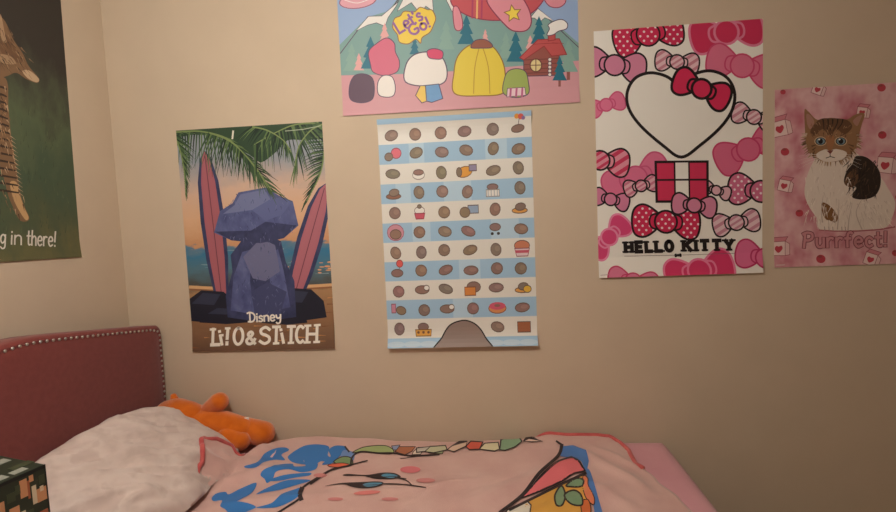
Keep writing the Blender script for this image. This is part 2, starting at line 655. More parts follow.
A.poly([(30, 262), (250, 256), (450, 244), (660, 226), (870, 206), (880, 440), (30, 440)], (212, 156, 164))
A.ell(96, 4, 64, 26, (226, 168, 180), -8, (160, 90, 110), 3)
A.curve([(50, 2), (96, 12), (150, -8)], 3, (240, 225, 225))


def tree(x, y, hh, c, trunk=None):
    ww = hh * .3
    if trunk:
        A.pol([(x - hh * .05, y), (x + hh * .05, y), (x + hh * .05, y + hh * .25), (x - hh * .05, y + hh * .25)], trunk)
    A.z += 1
    A.pol([(x, y - hh), (x + ww * .45, y - hh * .68), (x + ww * .25, y - hh * .66), (x + ww * .75, y - hh * .35), (x + ww * .45, y - hh * .33),
           (x + ww, y), (x - ww, y), (x - ww * .45, y - hh * .33), (x - ww * .75, y - hh * .35), (x - ww * .25, y - hh * .66),
           (x - ww * .45, y - hh * .68)], c)


DT, LTT, PT = (38, 112, 134), (136, 172, 162), (228, 170, 168)
for q in ((75, 246, 96, LTT), (100, 244, 60, PT), (188, 150, 70, PT), (400, 170, 100, LTT), (535, 140, 40, PT), (606, 200, 90, LTT), (690, 190, 70, PT),
          (140, 238, 112, DT), (292, 188, 60, DT), (470, 152, 102, DT), (640, 212, 106, DT), (720, 150, 96, DT)):
    tree(*q)
tree(822, 246, 112, LTT, (150, 90, 84))
# cabin with a smoking chimney
BR, RD = (150, 84, 76), (190, 84, 84)
A.pol([(668, 200), (740, 148), (790, 172), (790, 258), (668, 262)], BR, OUT, 3)
for yy in (206, 222, 238, 252):
    A.line([(670, yy), (788, yy - 6)], 3, (116, 62, 60))
A.pol([(654, 198), (716, 136), (790, 132), (816, 186), (764, 192), (738, 158), (668, 206)], RD, (150, 50, 56), 3)
for k in range(4):
    A.line([(700 + k * 22, 152 - k * 2), (745 + k * 20, 148)], 2, (160, 56, 60))
A.pol([(752, 140), (752, 114), (776, 112), (776, 136)], RD, (150, 50, 56), 3)
A.ell(710, 224, 20, 22, (224, 206, 150), 0, (110, 66, 60), 4)
A.line([(690, 224), (730, 223)], 3, (110, 66, 60))
A.line([(710, 203), (710, 246)], 3, (110, 66, 60))
for yy in range(5):
    A.ell(758, 204 + yy * 13, 6, 6, (232, 224, 216), 0, OUT, 2)
A.blob([(748, 120), (756, 98), (752, 84), (776, 70), (800, 66), (818, 80), (814, 98), (788, 106), (770, 118)], (240, 236, 232), OUT, 3)
tree(792, 276, 84, DT, (150, 90, 84))
# red-pink aircraft over the mountains
A.blob([(420, 16), (430, -30), (520, -70), (680, -60), (740, -20), (700, 40), (640, 62), (560, 70), (480, 56)], (200, 88, 96), (140, 56, 84), 4)
for k in (492, 508, 524):
    A.line([(k, -50), (k - 2, 62)], 6, (232, 184, 120) if k == 508 else (176, 66, 100))
A.blob([(424, 30), (440, 24), (454, 60), (456, 96), (440, 106), (428, 90)], (224, 146, 160), (140, 56, 84), 3)
A.blob([(540, 4), (590, -20), (640, -30), (680, 20), (694, 70), (682, 100), (650, 108), (610, 92)], (224, 146, 160), (140, 56, 84), 4)
A.blob([(740, -10), (800, -20), (812, 4), (790, 24), (756, 20)], (224, 146, 160), (140, 56, 84), 3)


def star(cx, cy, r, c, out, rot=0):
    A.pol([(cx + (r if k % 2 == 0 else r * .48) * math.sin(R(36 * k + rot)), cy - (r if k % 2 == 0 else r * .48) * math.cos(R(36 * k + rot)))
           for k in range(10)], c, out, 3)


star(630, 46, 30, (240, 214, 84), (140, 100, 60), -10)
# speech cloud
A.blob([(216, 96), (222, 66), (242, 56), (256, 40), (290, 42), (310, 26), (336, 34), (352, 36), (364, 62), (358, 84), (344, 112), (318, 130), (312, 150),
        (296, 136), (270, 152), (240, 146), (232, 120)], (238, 206, 78), (150, 100, 70), 3)
A.word("Let's", (240, 116), (322, 66), 42, 8, (150, 100, 160), gap=.12)
A.word("Go!", (282, 124), (346, 92), 36, 8, (150, 100, 160), gap=.12)
# camp on the pink ground: plain tents, bushes and stones
A.blob([(72, 344), (68, 300), (84, 264), (116, 256), (146, 270), (154, 308), (146, 344), (110, 356)], (96, 70, 90), OUT, 3)
A.blob([(140, 222), (134, 180), (160, 152), (196, 132), (222, 150), (226, 180), (240, 214), (232, 248), (190, 262), (150, 250)], (212, 106, 132), OUT, 3)
A.blob([(168, 326), (166, 286), (184, 262), (214, 266), (226, 300), (220, 330), (194, 336)], (238, 232, 226), OUT, 3)
A.blob([(262, 284), (262, 226), (290, 190), (340, 180), (386, 198), (404, 244), (394, 284), (340, 298)], (238, 232, 226), OUT, 4)
A.pol([(320, 296), (376, 290), (390, 340), (352, 354), (314, 344)], (110, 158, 206), OUT, 3)
A.pol([(296, 330), (312, 296), (330, 296), (334, 350), (318, 356)], (236, 200, 96), OUT, 3)
A.blob([(336, 176), (360, 168), (388, 178), (386, 202), (360, 204), (340, 198)], (214, 70, 110), OUT, 3)
A.blob([(430, 322), (428, 250), (440, 196), (474, 160), (520, 146), (560, 160), (590, 200), (604, 250), (600, 318), (520, 330)], (228, 204, 70), (150, 110, 50), 4)
A.curve([(518, 150), (500, 230), (496, 322)], 3, (190, 150, 50))
A.curve([(522, 150), (546, 230), (552, 322)], 3, (190, 150, 50))
A.blob([(486, 164), (500, 140), (534, 136), (558, 152), (556, 164), (520, 166)], (150, 90, 72), OUT, 3)
A.blob([(598, 320), (602, 270), (616, 244), (646, 236), (674, 246), (684, 280), (684, 322), (640, 336)], (160, 178, 96), OUT, 3)
A.pol([(612, 304), (672, 300), (676, 328), (610, 334)], (236, 206, 214), OUT, 2)
for k in range(3):
    A.line([(624 + k * 20, 304), (622 + k * 20, 332)], 7, (190, 100, 140))
pl = wall_place(cx, cz, R(-.25))
mount = A.build('mountain_poster', pl, w, h, lambda u, v: .004 * max(0, .1 - v) / .1, sheet=flat('print_pale_blue', SKY, .45, .4))
tag(mount, 'wide cartoon poster of snowy mountains, fir trees and a log cabin', 'poster')

# ================================================================== POSTER: blue and white stripes with small pebble motifs
w, h = .564, .855
A = Art(hom_tf([(377.6, 121.6), (531.5, 109.7), (389, 346.4), (536.4, 344.4)], w, h))
A.tf0 = A.tf


def uvm(u, v):           # sheet fractions from the top left corner
    return np.array([(u - .5) * w, (.5 - v) * h])


A.tf = lambda x, y: uvm(x, y)
BLUE, GREY = (164, 198, 224), (146, 122, 110)
T0, RH = .022, .0853
A.poly([(0, 0), (1, 0), (1, T0), (0, T0)], BLUE)
for r_ in range(1, 11, 2):
    A.poly([(0, T0 + RH * r_), (1, T0 + RH * r_), (1, T0 + RH * (r_ + 1)), (0, T0 + RH * (r_ + 1))], BLUE, layer=2)
A.poly([(0, T0 + RH * 11), (1, T0 + RH * 11), (1, 1), (0, 1)], BLUE, layer=2)
for r_, u0, u1 in ((1, .2, .3), (1, .7, .84), (3, .42, .6), (5, .2, .32), (5, .72, .9), (7, .5, .64), (9, .45, .58), (3, .1, .2)):
    A.poly([(u0, T0 + RH * r_), (u1, T0 + RH * r_), (u1, T0 + RH * (r_ + 1)), (u0, T0 + RH * (r_ + 1))], (186, 212, 230), layer=3)
for k in range(9):
    A.ell(.06 + k * .11, .985, .06, .012, (190, 210, 226))
A.z = 4
ASP = w / h
DK = (104, 84, 76)


def icon_e(u, v, rx, ry, c, rot=0, out=None, ow=.004):
    n = 14
    a = R(rot)
    q = []
    for k in range(n):
        t_ = 2 * math.pi * k / n
        x, y = rx * math.cos(t_), ry * math.sin(t_)
        q.append((u + x * math.cos(a) - y * math.sin(a), v + (x * math.sin(a) + y * math.cos(a)) * ASP))
    A.poly(q, c)
    if out:
        A.line(q, ow, out, closed=True)


def icon_r(u, v, rx, ry, c, out=None):
    A.pol([(u - rx, v - ry * ASP), (u + rx, v - ry * ASP), (u + rx, v + ry * ASP), (u - rx, v + ry * ASP)], c, out, .004)


cols = (.085, .25, .41, .575, .745, .912)
extra = {}
for r_ in range(11):
    for c_ in range(6):
        if r_ == 10 and c_ in (2, 3):
            continue
        u = cols[c_] + random.uniform(-.008, .008)
        v = T0 + RH * (r_ + .52) + random.uniform(-.004, .004)
        key = (r_, c_)
        z0 = A.z
        g = tuple(int(x * random.uniform(.93, 1.05)) for x in GREY)
        rx, ry = random.choice([(.044, .033), (.034, .041), (.038, .038), (.048, .030)])
        rot = random.uniform(-25, 25)
        if key == (1, 0):
            icon_e(u + .03, v - .006, .034, .034, (224, 112, 128), 0, (150, 70, 86))
            icon_e(u - .02, v + .008, .028, .026, g, -20, DK)
        elif key == (0, 5):
            icon_e(u - .005, v - .05, .016, .016, (232, 160, 70))
            icon_e(u + .02, v - .048, .018, .018, (220, 100, 90))
            icon_e(u + .036, v - .042, .012, .012, (150, 120, 170))
            A.line([(u, v), (u + .01, v - .04)], .004, DK)
            icon_e(u, v, .042, .024, g, -10, DK)
        elif key == (2, 1):
            icon_e(u, v + .008, .04, .028, (238, 234, 228), 0, (150, 140, 134))
            icon_e(u, v - .004, .034, .018, g, 0, DK)
        elif key == (2, 3):
            icon_e(u - .01, v, .052, .034, (228, 160, 66), -15, (140, 96, 60))
            icon_r(u + .045, v - .016, .024, .02, (150, 140, 170), DK)
            icon_e(u - .045, v, .018, .03, g, 0, DK)
        elif key == (3, 4):
            icon_e(u, v - .012, .036, .02, g, 0, DK)
            icon_r(u, v + .014, .042, .022, (232, 228, 222), (150, 140, 134))
            for k in range(4):
                A.line([(u - .03 + k * .02, v + .002), (u - .03 + k * .02, v + .027)], .004, (150, 160, 176))
        elif key == (4, 1):
            icon_e(u, v - .006, .034, .026, (236, 232, 226), 0, (150, 130, 124))
            A.pol([(u - .034, v + .006), (u + .034, v + .006), (u + .026, v + .03), (u - .026, v + .03)], (206, 92, 110), (150, 60, 76), .004)
            icon_e(u, v - .024, .014, .012, g, 0, DK)
        elif key == (4, 3):
            icon_r(u + .035, v - .008, .034, .026, (150, 170, 196), DK)
            icon_e(u - .02, v + .004, .034, .034, g, 0, DK)
        elif key in ((3, 0), (4, 5), (8, 5)):
            icon_e(u + .005, v + .012, .05, .018, (222, 160, 84) if key != (3, 0) else (150, 104, 84), 0, DK)
            icon_e(u + .01, v - .004, .034, .024, g, -8, DK)
            if key == (8, 5):
                icon_e(u + .036, v + .008, .026, .024, (226, 180, 70), 0, DK)
        elif key == (5, 0):
            icon_e(u, v - .004, .056, .054, (206, 146, 160), 0, (160, 100, 120))
            icon_e(u, v + .004, .038, .032, g, 0, DK)
        elif key == (5, 4):
            icon_e(u, v - .008, .036, .024, g, 0, DK)
            icon_e(u - .02, v + .02, .01, .01, (60, 52, 52))
            icon_e(u + .02, v + .02, .01, .01, (60, 52, 52))
        elif key == (6, 5):
            icon_e(u, v - .012, .05, .034, (206, 130, 100), 0, DK)
            A.pol([(u - .048, v), (u + .048, v), (u + .036, v + .034), (u - .036, v + .034)], (226, 204, 208), (150, 80, 96), .004)
            A.line([(u - .04, v + .014), (u + .04, v + .014)], .012, (200, 90, 110))
        elif key == (7, 0):
            icon_e(u + .02, v - .034, .022, .024, (222, 96, 92), 0, (160, 60, 60))
            A.line([(u + .02, v - .02), (u + .01, v + .004)], .003, DK)
            icon_e(u, v + .008, .04, .026, g, 0, DK)
        elif key == (8, 3):
            icon_e(u + .01, v - .008, .046, .036, g, 0, DK)
            icon_r(u - .014, v + .01, .036, .028, (216, 138, 72), (130, 80, 56))
        elif key == (9, 0):
            icon_r(u - .03, v - .004, .014, .03, (206, 140, 160), (150, 90, 110))
            icon_e(u + .02, v + .006, .034, .028, g, 20, DK)
        elif key in ((9, 2), (8, 1)):
            icon_e(u, v, .048, .028, g, 0, DK)
            icon_e(u + .03, v - .008, .018, .018, (236, 232, 228), 0, DK)
        elif key == (9, 4):
            icon_e(u, v + .004, .058, .034, (222, 150, 96), 0, (140, 80, 70))
            icon_e(u, v - .006, .054, .026, (216, 96, 120))
            icon_e(u, v - .008, .02, .01, (150, 110, 100))
        elif key == (10, 1):
            icon_e(u, v - .01, .036, .026, g, 0, DK)
            A.pol([(u - .054, v + .002), (u + .054, v + .002), (u + .05, v + .03), (u - .05, v + .03)], (224, 166, 78), (130, 90, 50), .004)
            for k in range(3):
                icon_e(u - .034 + k * .034, v + .014, .009, .009, (120, 80, 60))
        elif key == (10, 5):
            icon_r(u, v, .042, .034, (168, 104, 72), DK)
        else:
            icon_e(u, v, rx, ry, g, rot, DK)
            icon_e(u + rx * .25, v - ry * .1, rx * .5, ry * .45, tuple(min(255, int(x * 1.12)) for x in g), rot)
        A.z = z0 + (c_ % 2) * 0
A.z += 14
A.tf = A.tf0
A.at(370, 225, 3.937)
A.blob([(256, 500), (282, 440), (310, 396), (350, 378), (384, 378), (420, 398), (450, 440), (476, 500)], (150, 130, 122), (34, 28, 28), 5)


def d_stripe(u, v):
    return .010 * math.exp(-((v - 1) / .035) ** 2) + .022 * (max(0, .085 - v) / .085) ** 2


pl = wall_place(-.1136, 1.4112, R(-.1))
stripe = A.build('striped_poster', pl, w, h, d_stripe, sheet=flat('print_white', (232, 228, 220), .35, .5))
tag(stripe, 'blue and white striped poster dotted with grey-brown motifs, below the mountain poster', 'poster')

# ================================================================== POSTER: pink bows around a white heart
w, h = .568, .8746
A = Art(hom_tf([(594.7, 31.5), (763.5, 18), (597.9, 280), (761.4, 270.8)], w, h))
BK = (30, 24, 26)


def bow(cx, cy, r, rot, c, out, ow, pat=None, c2=(240, 225, 228)):
    a = R(rot)

    def T(p):
        return (cx + (p[0] * math.cos(a) - p[1] * math.sin(a)) * r, cy + (p[0] * math.sin(a) + p[1] * math.cos(a)) * r)
    for sg in (-1, 1):
        lobe = [(.1 * sg, -.06), (.38 * sg, -.36), (.72 * sg, -.50), (.98 * sg, -.34), (1.04 * sg, .05), (.94 * sg, .42), (.66 * sg, .50), (.34 * sg, .30)]
        q = catmull([T(p) for p in lobe], True, 5)
        A.z += 1
        A.poly(q, c)
        if pat:
            pattern(q, pat, c2, r)
        A.z += 1
        A.line(q, ow, out, closed=True)
        A.z += 1
        loop = catmull([T(p) for p in [(.2 * sg, -.2), (.44 * sg, -.18), (.5 * sg, .02), (.42 * sg, .2), (.2 * sg, .2)]], True, 5)
        A.poly(loop, c)
        A.line(loop, ow * .9, out, closed=True)
    q = [T((.34 * math.cos(2 * math.pi * k / 22), .34 * math.sin(2 * math.pi * k / 22))) for k in range(22)]
    A.poly(q, c)
    if pat:
        pattern(q, pat, c2, r)
    A.line(q, ow, out, closed=True)


def inside(p, q):
    r_ = False
    for i in range(len(q)):
        a, b = q[i], q[i - 1]
        if (a[1] > p[1]) != (b[1] > p[1]) and p[0] < (b[0] - a[0]) * (p[1] - a[1]) / (b[1] - a[1]) + a[0]:
            r_ = not r_
    return r_


def clip_half(q, n, d):
    out = []
    for i in range(len(q)):
        a, b = np.array(q[i - 1]), np.array(q[i])
        da, db = a @ n - d, b @ n - d
        if da <= 0:
            out.append(a)
        if (da < 0) != (db < 0) and abs(da - db) > 1e-9:
            out.append(a + (b - a) * da / (da - db))
    return out


def pattern(q, pat, c2, r):
    xs, ys = [p[0] for p in q], [p[1] for p in q]
    A.z += 1
    if pat == 'dots':
        st = max(24, r * .22)
        y = min(ys)
        k = 0
        while y < max(ys):
            x = min(xs) + (k % 2) * st / 2
            while x < max(xs):
                if inside((x, y), q) and all(inside((x + dx, y + dy), q) for dx, dy in ((7, 0), (-7, 0), (0, 7), (0, -7))):
                    A.ell(x, y, 6, 6, c2, n=10, layer=A.z)
                x += st
            y += st * .6
            k += 1
    else:
        n = np.array([.55, .835])
        pr = [np.array(p) @ n for p in q]
        d = min(pr)
        st = (max(pr) - d) / 3.2
        d += st * .3
        while d < max(pr):
            s_ = clip_half(clip_half(q, n, d + st * .45), -n, -d)
            if len(s_) > 2:
                A.poly(s_, c2, layer=A.z)
            d += st


HP, MP, LP = (208, 46, 88), (214, 136, 166), (226, 178, 190)
A.at(590, 10, 4.878)
bow(670, 105, 172, -10, (206, 52, 92), (224, 130, 160), 12)
bow(745, 268, 168, 12, (220, 116, 146), (206, 70, 112), 8)
bow(82, 465, 92, -18, (226, 120, 156), (208, 86, 128), 7)
bow(290, 118, 168, -14, HP, BK, 9, 'dots')
bow(125, 270, 150, 8, MP, BK, 9)
bow(430, 252, 104, 6, (232, 196, 204), BK, 8, 'stripes', (206, 136, 152))
A.at(590, 90, 4.878)
bow(772, 284, 165, -24, (214, 104, 138), (198, 64, 108), 8)
bow(225, 430, 165, -24, (222, 116, 152), (206, 88, 130), 8)
bow(800, 126, 105, 16, (232, 200, 208), BK, 8, 'stripes', (206, 140, 156))
bow(50, 348, 140, 6, (226, 150, 168), BK, 9, 'stripes', (206, 60, 98))
A.at(590, 180, 4.878)
bow(832, 48, 155, 6, (210, 112, 146), BK, 9, 'dots')
bow(100, 100, 90, 12, (212, 130, 164), BK, 8)
bow(92, 286, 120, -46, (218, 72, 124), (232, 140, 176), 10)
bow(528, 440, 165, -14, (214, 58, 106), (232, 130, 166), 11)
bow(850, 372, 140, 12, (222, 110, 152), (190, 50, 100), 8)
bow(205, 500, 120, 8, (222, 124, 156), (200, 60, 104), 7)
# white heart with a heavy black outline, a red-pink gift box under it
A.at(590, 90, 4.878)
bow(250, 470, 84, -14, LP, BK, 8, 'stripes', (206, 120, 146))
bow(616, 486, 70, 16, LP, BK, 8)
A.pol([(322, 352), (574, 346), (574, 540), (326, 546)], (208, 54, 92), BK, 12)
A.pol([(414, 350), (484, 348), (486, 542), (416, 544)], (240, 236, 228), BK, 8)
A.line([(324, 440), (574, 434)], 9, BK)
A.blob([(448, 326), (360, 272), (250, 176), (192, 90), (186, 10), (226, -58), (300, -84), (380, -66), (424, -26), (444, 8), (464, -30), (506, -76),
        (590, -96), (668, -66), (706, 4), (696, 90), (640, 176), (540, 266)], (240, 236, 228), BK, 15)
bow(548, -8, 140, 22, HP, BK, 13)
A.at(590, 180, 4.878)
bow(370, 205, 160, 2, HP, BK, 10, 'dots')
bow(508, 122, 106, 6, MP, BK, 9)
bow(712, 202, 112, -10, (232, 200, 208), BK, 8, 'stripes', (206, 140, 160))
A.line([(166, 378), (410, 368)], 2, (120, 100, 104))
A.line([(450, 366), (706, 352)], 2, (120, 100, 104))
bow(428, 368, 16, -4, BK, BK, 2)
A.line([(46, 474), (84, 470)], 3, (190, 170, 172))
LT = Art(A.tf)
LT.at(590, 180, 4.878)
LT.word('HELLO', (172, 357), (402, 346), 46, 19, BK, gap=.34, slab=13, squash=.85)


def d_bow(u, v):
    return .008 * max(0, .08 - v) / .08


pl = wall_place(.6795, 1.6625, 0)
bowp = A.build('bow_poster', pl, w, h, d_bow, sheet=flat('print_ivory', (242, 238, 230), .45, .4))
tag(bowp, 'tall white poster of pink bows around a heart with black lettering below', 'poster')
LT2 = Art(A.tf)
LT2.at(590, 180, 4.878)
LT2.word('KITTY', (456, 344), (694, 334), 46, 19, BK, gap=.34, slab=13, squash=.85)
for q in (LT, LT2):
    o = q.build('title_word', pl, w, h, d_bow, bowp, lift=.0012)
    o['label'] = 'black block lettering across the lower poster'

# ================================================================== POSTER: kitten on pink
w, h = .46, .617
cx, cz = 1.003 + w / 2, 1.55
A = Art(plane_tf(cx, cz))
PINKS = mottled('print_pink_mottle', [(.3, (186, 92, 110)), (.45, (210, 150, 158)), (.6, (226, 186, 188)), (.75, (204, 140, 152))], 4.5, .45, .35, coord='UV',
                detail=3)
A.at(770, 78, 5.12)


def carton(x, y, r, rot):
    a = R(rot)

    def T(p):
        return (x + (p[0] * math.cos(a) - p[1] * math.sin(a)) * r, y + (p[0] * math.sin(a) + p[1] * math.cos(a)) * r)
    A.pol([T(p) for p in ((-1, -.7), (.5, -.8), (.5, .8), (-1, .8))], (232, 206, 202), (160, 90, 100), 3)
    A.pol([T(p) for p in ((.5, -.8), (1, -.5), (1, .7), (.5, .8))], (222, 190, 188), (160, 90, 100), 3)
    A.pol([T(p) for p in ((-1, -.7), (-.7, -1.2), (.8, -1.3), (.5, -.8))], (206, 130, 140), (150, 70, 84), 3)
    A.blob([T(p) for p in ((-.25, .5), (-.65, .1), (-.5, -.25), (-.2, -.2), (.1, -.3), (.2, .05))], (190, 66, 80))


def berry(x, y, r, rot=0):
    A.ell(x, y, r, r * .9, (188, 66, 80), rot)
    A.ell(x - r * .2, y - r * .5, r * .5, r * .25, (150, 70, 70), rot)


carton(60, 256, 50, -12)
carton(478, 176, 34, 10)
carton(600, 446, 52, 8)
carton(80, 552, 38, 14)
carton(54, 872, 46, 0)
carton(520, 930, 40, 22)
carton(250, 60, 34, 20)
for q in ((570, 50, 22), (574, 292, 22), (76, 378, 22), (66, 72, 14), (150, 692, 20), (258, 926, 24), (640, 896, 18), (660, 610, 20)):
    berry(*q)
# the kitten
FW_, FB, FT, FD = (226, 212, 200), (104, 74, 54), (150, 112, 80), (48, 38, 34)
A.blob([(226, 420), (190, 500), (176, 590), (200, 660), (240, 720), (250, 772), (300, 784), (420, 780), (560, 770), (616, 730), (640, 640), (600, 560), (560, 500),
        (480, 420), (420, 380), (260, 390)], FW_)
A.blob([(440, 400), (500, 410), (556, 470), (566, 540), (540, 600), (480, 622), (420, 610), (440, 560), (380, 540), (390, 480), (420, 440)], FD)
A.blob([(380, 540), (400, 490), (440, 470), (450, 520), (420, 560)], FB)
A.blob([(264, 640), (300, 650), (344, 700), (338, 738), (300, 734), (270, 700)], (128, 88, 54))
A.blob([(250, 750), (300, 730), (340, 752), (320, 774), (256, 772)], (230, 216, 204))
A.blob([(420, 770), (470, 700), (560, 690), (620, 720), (590, 766), (500, 780)], (222, 208, 196))
A.line([(250, 778), (330, 784), (440, 784), (560, 776), (640, 762)], 14, (170, 96, 104), taper=(.4, .6))
A.blob([(178, 260), (176, 164), (196, 172), (242, 214), (310, 204), (390, 212), (430, 190), (470, 178), (484, 190), (470, 236), (456, 290), (446, 350),
        (416, 396), (356, 424), (300, 430), (244, 418), (200, 384), (182, 320)], FT)
tuft_layer = A.z
for k in range(90):
    an = R(random.uniform(-20, 200))
    x, y = 315 + 132 * math.cos(an), 318 + 104 * math.sin(an)
    A.line([(x, y), (x + 26 * math.cos(an) + random.uniform(-6, 6), y + 24 * math.sin(an) + 8)], 8, random.choice([FT, (128, 96, 70), (176, 142, 110), (206, 184, 164)]), taper=(1, .1), layer=A.z + 1 + k % 3)
A.z += 4
A.blob([(190, 236), (186, 186), (206, 192), (226, 226), (206, 262)], (176, 130, 116))
A.blob([(424, 222), (444, 200), (470, 190), (460, 218), (444, 246)], (176, 130, 116))
A.blob([(250, 214), (310, 206), (390, 214), (420, 250), (380, 290), (340, 262), (306, 300), (270, 262), (226, 296), (206, 270)], FB)
for x0 in (270, 296, 320, 346, 372):
    A.curve([(x0, 210), (x0 + (305 - x0) * .1, 236), (306 + (x0 - 320) * .6, 272)], 8, FD, taper=(1, .3))
for sg in (-1, 1):
    for k in range(4):
        A.curve([(320 + sg * (80 + k * 6), 340 + k * 16), (320 + sg * (108 - k * 4), 350 + k * 20)], 9, FB, taper=(.4, 1))
A.blob([(236, 390), (280, 366), (306, 372), (340, 364), (392, 382), (370, 416), (304, 430), (256, 418)], FW_)
for x in (258, 362):
    A.ell(x, 324, 32, 24, (206, 180, 150))
    A.ell(x, 324, 27, 20, FD)
    A.ell(x, 324, 22, 17, (120, 146, 158))
    A.ell(x, 324, 12, 14, (26, 24, 26))
    A.ell(x - 7, 315, 5, 4, (236, 236, 232))
A.blob([(286, 300), (328, 300), (322, 350), (304, 372), (292, 352)], (164, 112, 76))
A.pol([(288, 372), (324, 370), (308, 390)], (120, 66, 62))
A.curve([(306, 390), (306, 402), (286, 410)], 4, FD)
A.curve([(306, 402), (330, 408)], 4, FD)


def tufts(n, fx, cols_, l0, l1, ang, sp, wid):
    A.z += 1
    for k in range(n):
        x, y = fx()
        a = R(ang(x, y) + random.uniform(-sp, sp))
        ln = random.uniform(l0, l1)
        A.line([(x, y), (x + math.cos(a) * ln, y + math.sin(a) * ln)], wid, random.choice(cols_), taper=(1, .15), layer=A.z + k % 3)
    A.z += 3


RU = random.uniform
tufts(110, lambda: (RU(400, 556), RU(420, 600)), [FD, (66, 52, 44), (92, 70, 54), (34, 28, 28)], 20, 44, lambda x, y: 110, 35, 6)
tufts(120, lambda: (RU(180, 420), RU(450, 740)), [(236, 224, 212), (206, 190, 178), (222, 206, 194)], 20, 50, lambda x, y: 95, 25, 5)
tufts(60, lambda: (RU(440, 610), RU(620, 750)), [(236, 224, 212), (206, 190, 178)], 20, 44, lambda x, y: 70, 30, 5)
tufts(60, lambda: (RU(206, 420), RU(226, 300)), [FB, FT, (176, 140, 104), (84, 58, 44)], 12, 26, lambda x, y: 60 + (x - 310) * .5 + 30, 25, 4)
for sg in (-1, 1):
    for k in range(4):
        A.curve([(306 + sg * 36, 396 + k * 5), (306 + sg * 90, 392 + k * 12), (306 + sg * 160, 400 + k * 22)], 2.2, (232, 222, 214), taper=(1, .2))
for pts in ([(272, 600), (262, 680), (268, 740)], [(352, 620), (350, 700), (344, 776)], [(420, 640), (404, 720), (398, 782)], [(470, 620), (440, 690), (470, 776)]):
    A.curve(pts, 7, (190, 172, 160), taper=(.2, 1))
for x in (278, 300, 320, 366, 384):
    A.line([(x, 762), (x + 2, 782)], 4, (170, 150, 140))
A.line([(30, 958), (72, 956)], 6, (210, 180, 180))
LT = Art(A.tf)
LT.at(770, 172, 5.12)
LT.word('Purrfect!', (172, 386), (592, 380), 74, 13, (206, 142, 148), gap=.2, out=(128, 62, 74), ow=4)
pl = wall_place(cx, cz, 0)
d_kit = lambda u, v: .003 * max(0, .08 - v) / .08
kit = A.build('kitten_poster', pl, w, h, d_kit, sheet=PINKS)
tag(kit, 'pink poster of a seated tabby and white kitten, at the right edge of the photo', 'poster')
o = LT.build('title_lettering', pl, w, h, d_kit, kit, lift=.0012)
o['label'] = 'pink outlined lettering under the kitten'

# ================================================================== POSTER: hanging cat on dark green (left wall)
w, h = .577, .90
py, pz = 1.583 - w / 2, 1.384 + h / 2


LC, LS = math.cos(R(1.2)), math.sin(R(1.2))


def left_tf(x, y):
    p = on_axis(x, y, 0, XL)
    a, b = p[1] - 1.583, p[2] - 1.384
    return np.array([a * LC - b * LS + w / 2, a * LS + b * LC - h / 2])


A = Art(left_tf)
t = NT('print_dark_lawn')
uv = t.coord('UV')
sep = t.n('ShaderNodeSeparateXYZ')
t.l(uv, sep.inputs[0])
nz = t.noise(uv, 7, 5, .6, (1.4, 1, 1))
ad = t.n('ShaderNodeMath', operation='MULTIPLY_ADD')
t.l(nz, ad.inputs[0])
ad.inputs[1].default_value = .5
t.l(sep.outputs[1], ad.inputs[2])
t.l(t.ramp(ad.outputs[0], [(.25, (104, 102, 68)), (.4, (80, 90, 66)), (.55, (72, 88, 68)), (.72, (86, 98, 72)), (.9, (66, 68, 56)), (1.1, (54, 50, 46))]),
    t.b.inputs['Base Color'])
LAWN = t.done(.45, .35)
A.at(0, 0, 3.79)
TB, TD, TL_ = (128, 98, 72), (58, 44, 36), (194, 166, 134)
# head and outstretched paw
A.blob([(-260, 60), (-60, 40), (10, 70), (50, 150), (84, 200), (108, 250), (146, 296), (140, 314), (100, 300), (60, 276), (20, 290), (-60, 300), (-200, 280)], TB)
A.blob([(-10, 110), (30, 140), (66, 200), (84, 236), (40, 230), (0, 190)], (112, 82, 60))
A.blob([(84, 268), (112, 268), (146, 298), (138, 312), (104, 296)], TL_)
A.blob([(0, 206), (40, 214), (60, 240), (30, 244), (0, 232)], (164, 134, 104))
A.blob([(-6, 64), (4, 60), (16, 120), (24, 160), (6, 150)], (168, 138, 108))
# body, tail and hind leg with dark bands
A.at(0, 125, 3.656)
A.blob([(-60, -160), (20, -170), (30, -60), (40, 40), (52, 110), (64, 190), (74, 250), (90, 300), (106, 336), (98, 352), (72, 348), (52, 310), (30, 260), (8, 180),
        (-30, 120), (-120, 60), (-160, -60)], TB)
A.blob([(36, 210), (60, 210), (72, 256), (90, 306), (104, 338), (92, 346), (62, 300), (44, 256)], (196, 158, 112))
for y in range(-140, 250, 27):
    x1 = 26 + max(0, y + 60) * .15
    A.curve([(-60, y - 8), (0, y), (x1 - 2, y + 10)], 11, TD, taper=(1, .5))
for k in range(90):
    y = random.uniform(-150, 330)
    xe = 26 + max(0, y + 60) * .15 + max(0, y - 200) * .18
    x = random.uniform(-20, xe)
    A.line([(x, y), (x + random.uniform(2, 10), y + random.uniform(12, 26))], 3.5, random.choice([TL_, TB, TD, (176, 140, 104)]), taper=(1, .2), layer=A.z + 1 + k % 3)
A.z += 4
for k in range(14):
    y = 40 + k * 16
    xe = 26 + max(0, y + 60) * .15
    A.line([(xe - 4, y), (xe + 16, y + 14)], 3, TL_, taper=(1, .1))
A.at(0, 0, 3.79)
for k in range(170):
    x, y = random.uniform(-40, 110), random.uniform(90, 285)
    if y > 60 + x * 1.4 and y < 250 + x * .3:
        A.line([(x, y), (x + random.uniform(8, 22), y + random.uniform(16, 34))], 2.6, random.choice([(160, 130, 100), (104, 78, 58), TD, TB, (92, 70, 54)]), taper=(1, .2), layer=A.z + 1 + k % 3)
A.z += 4
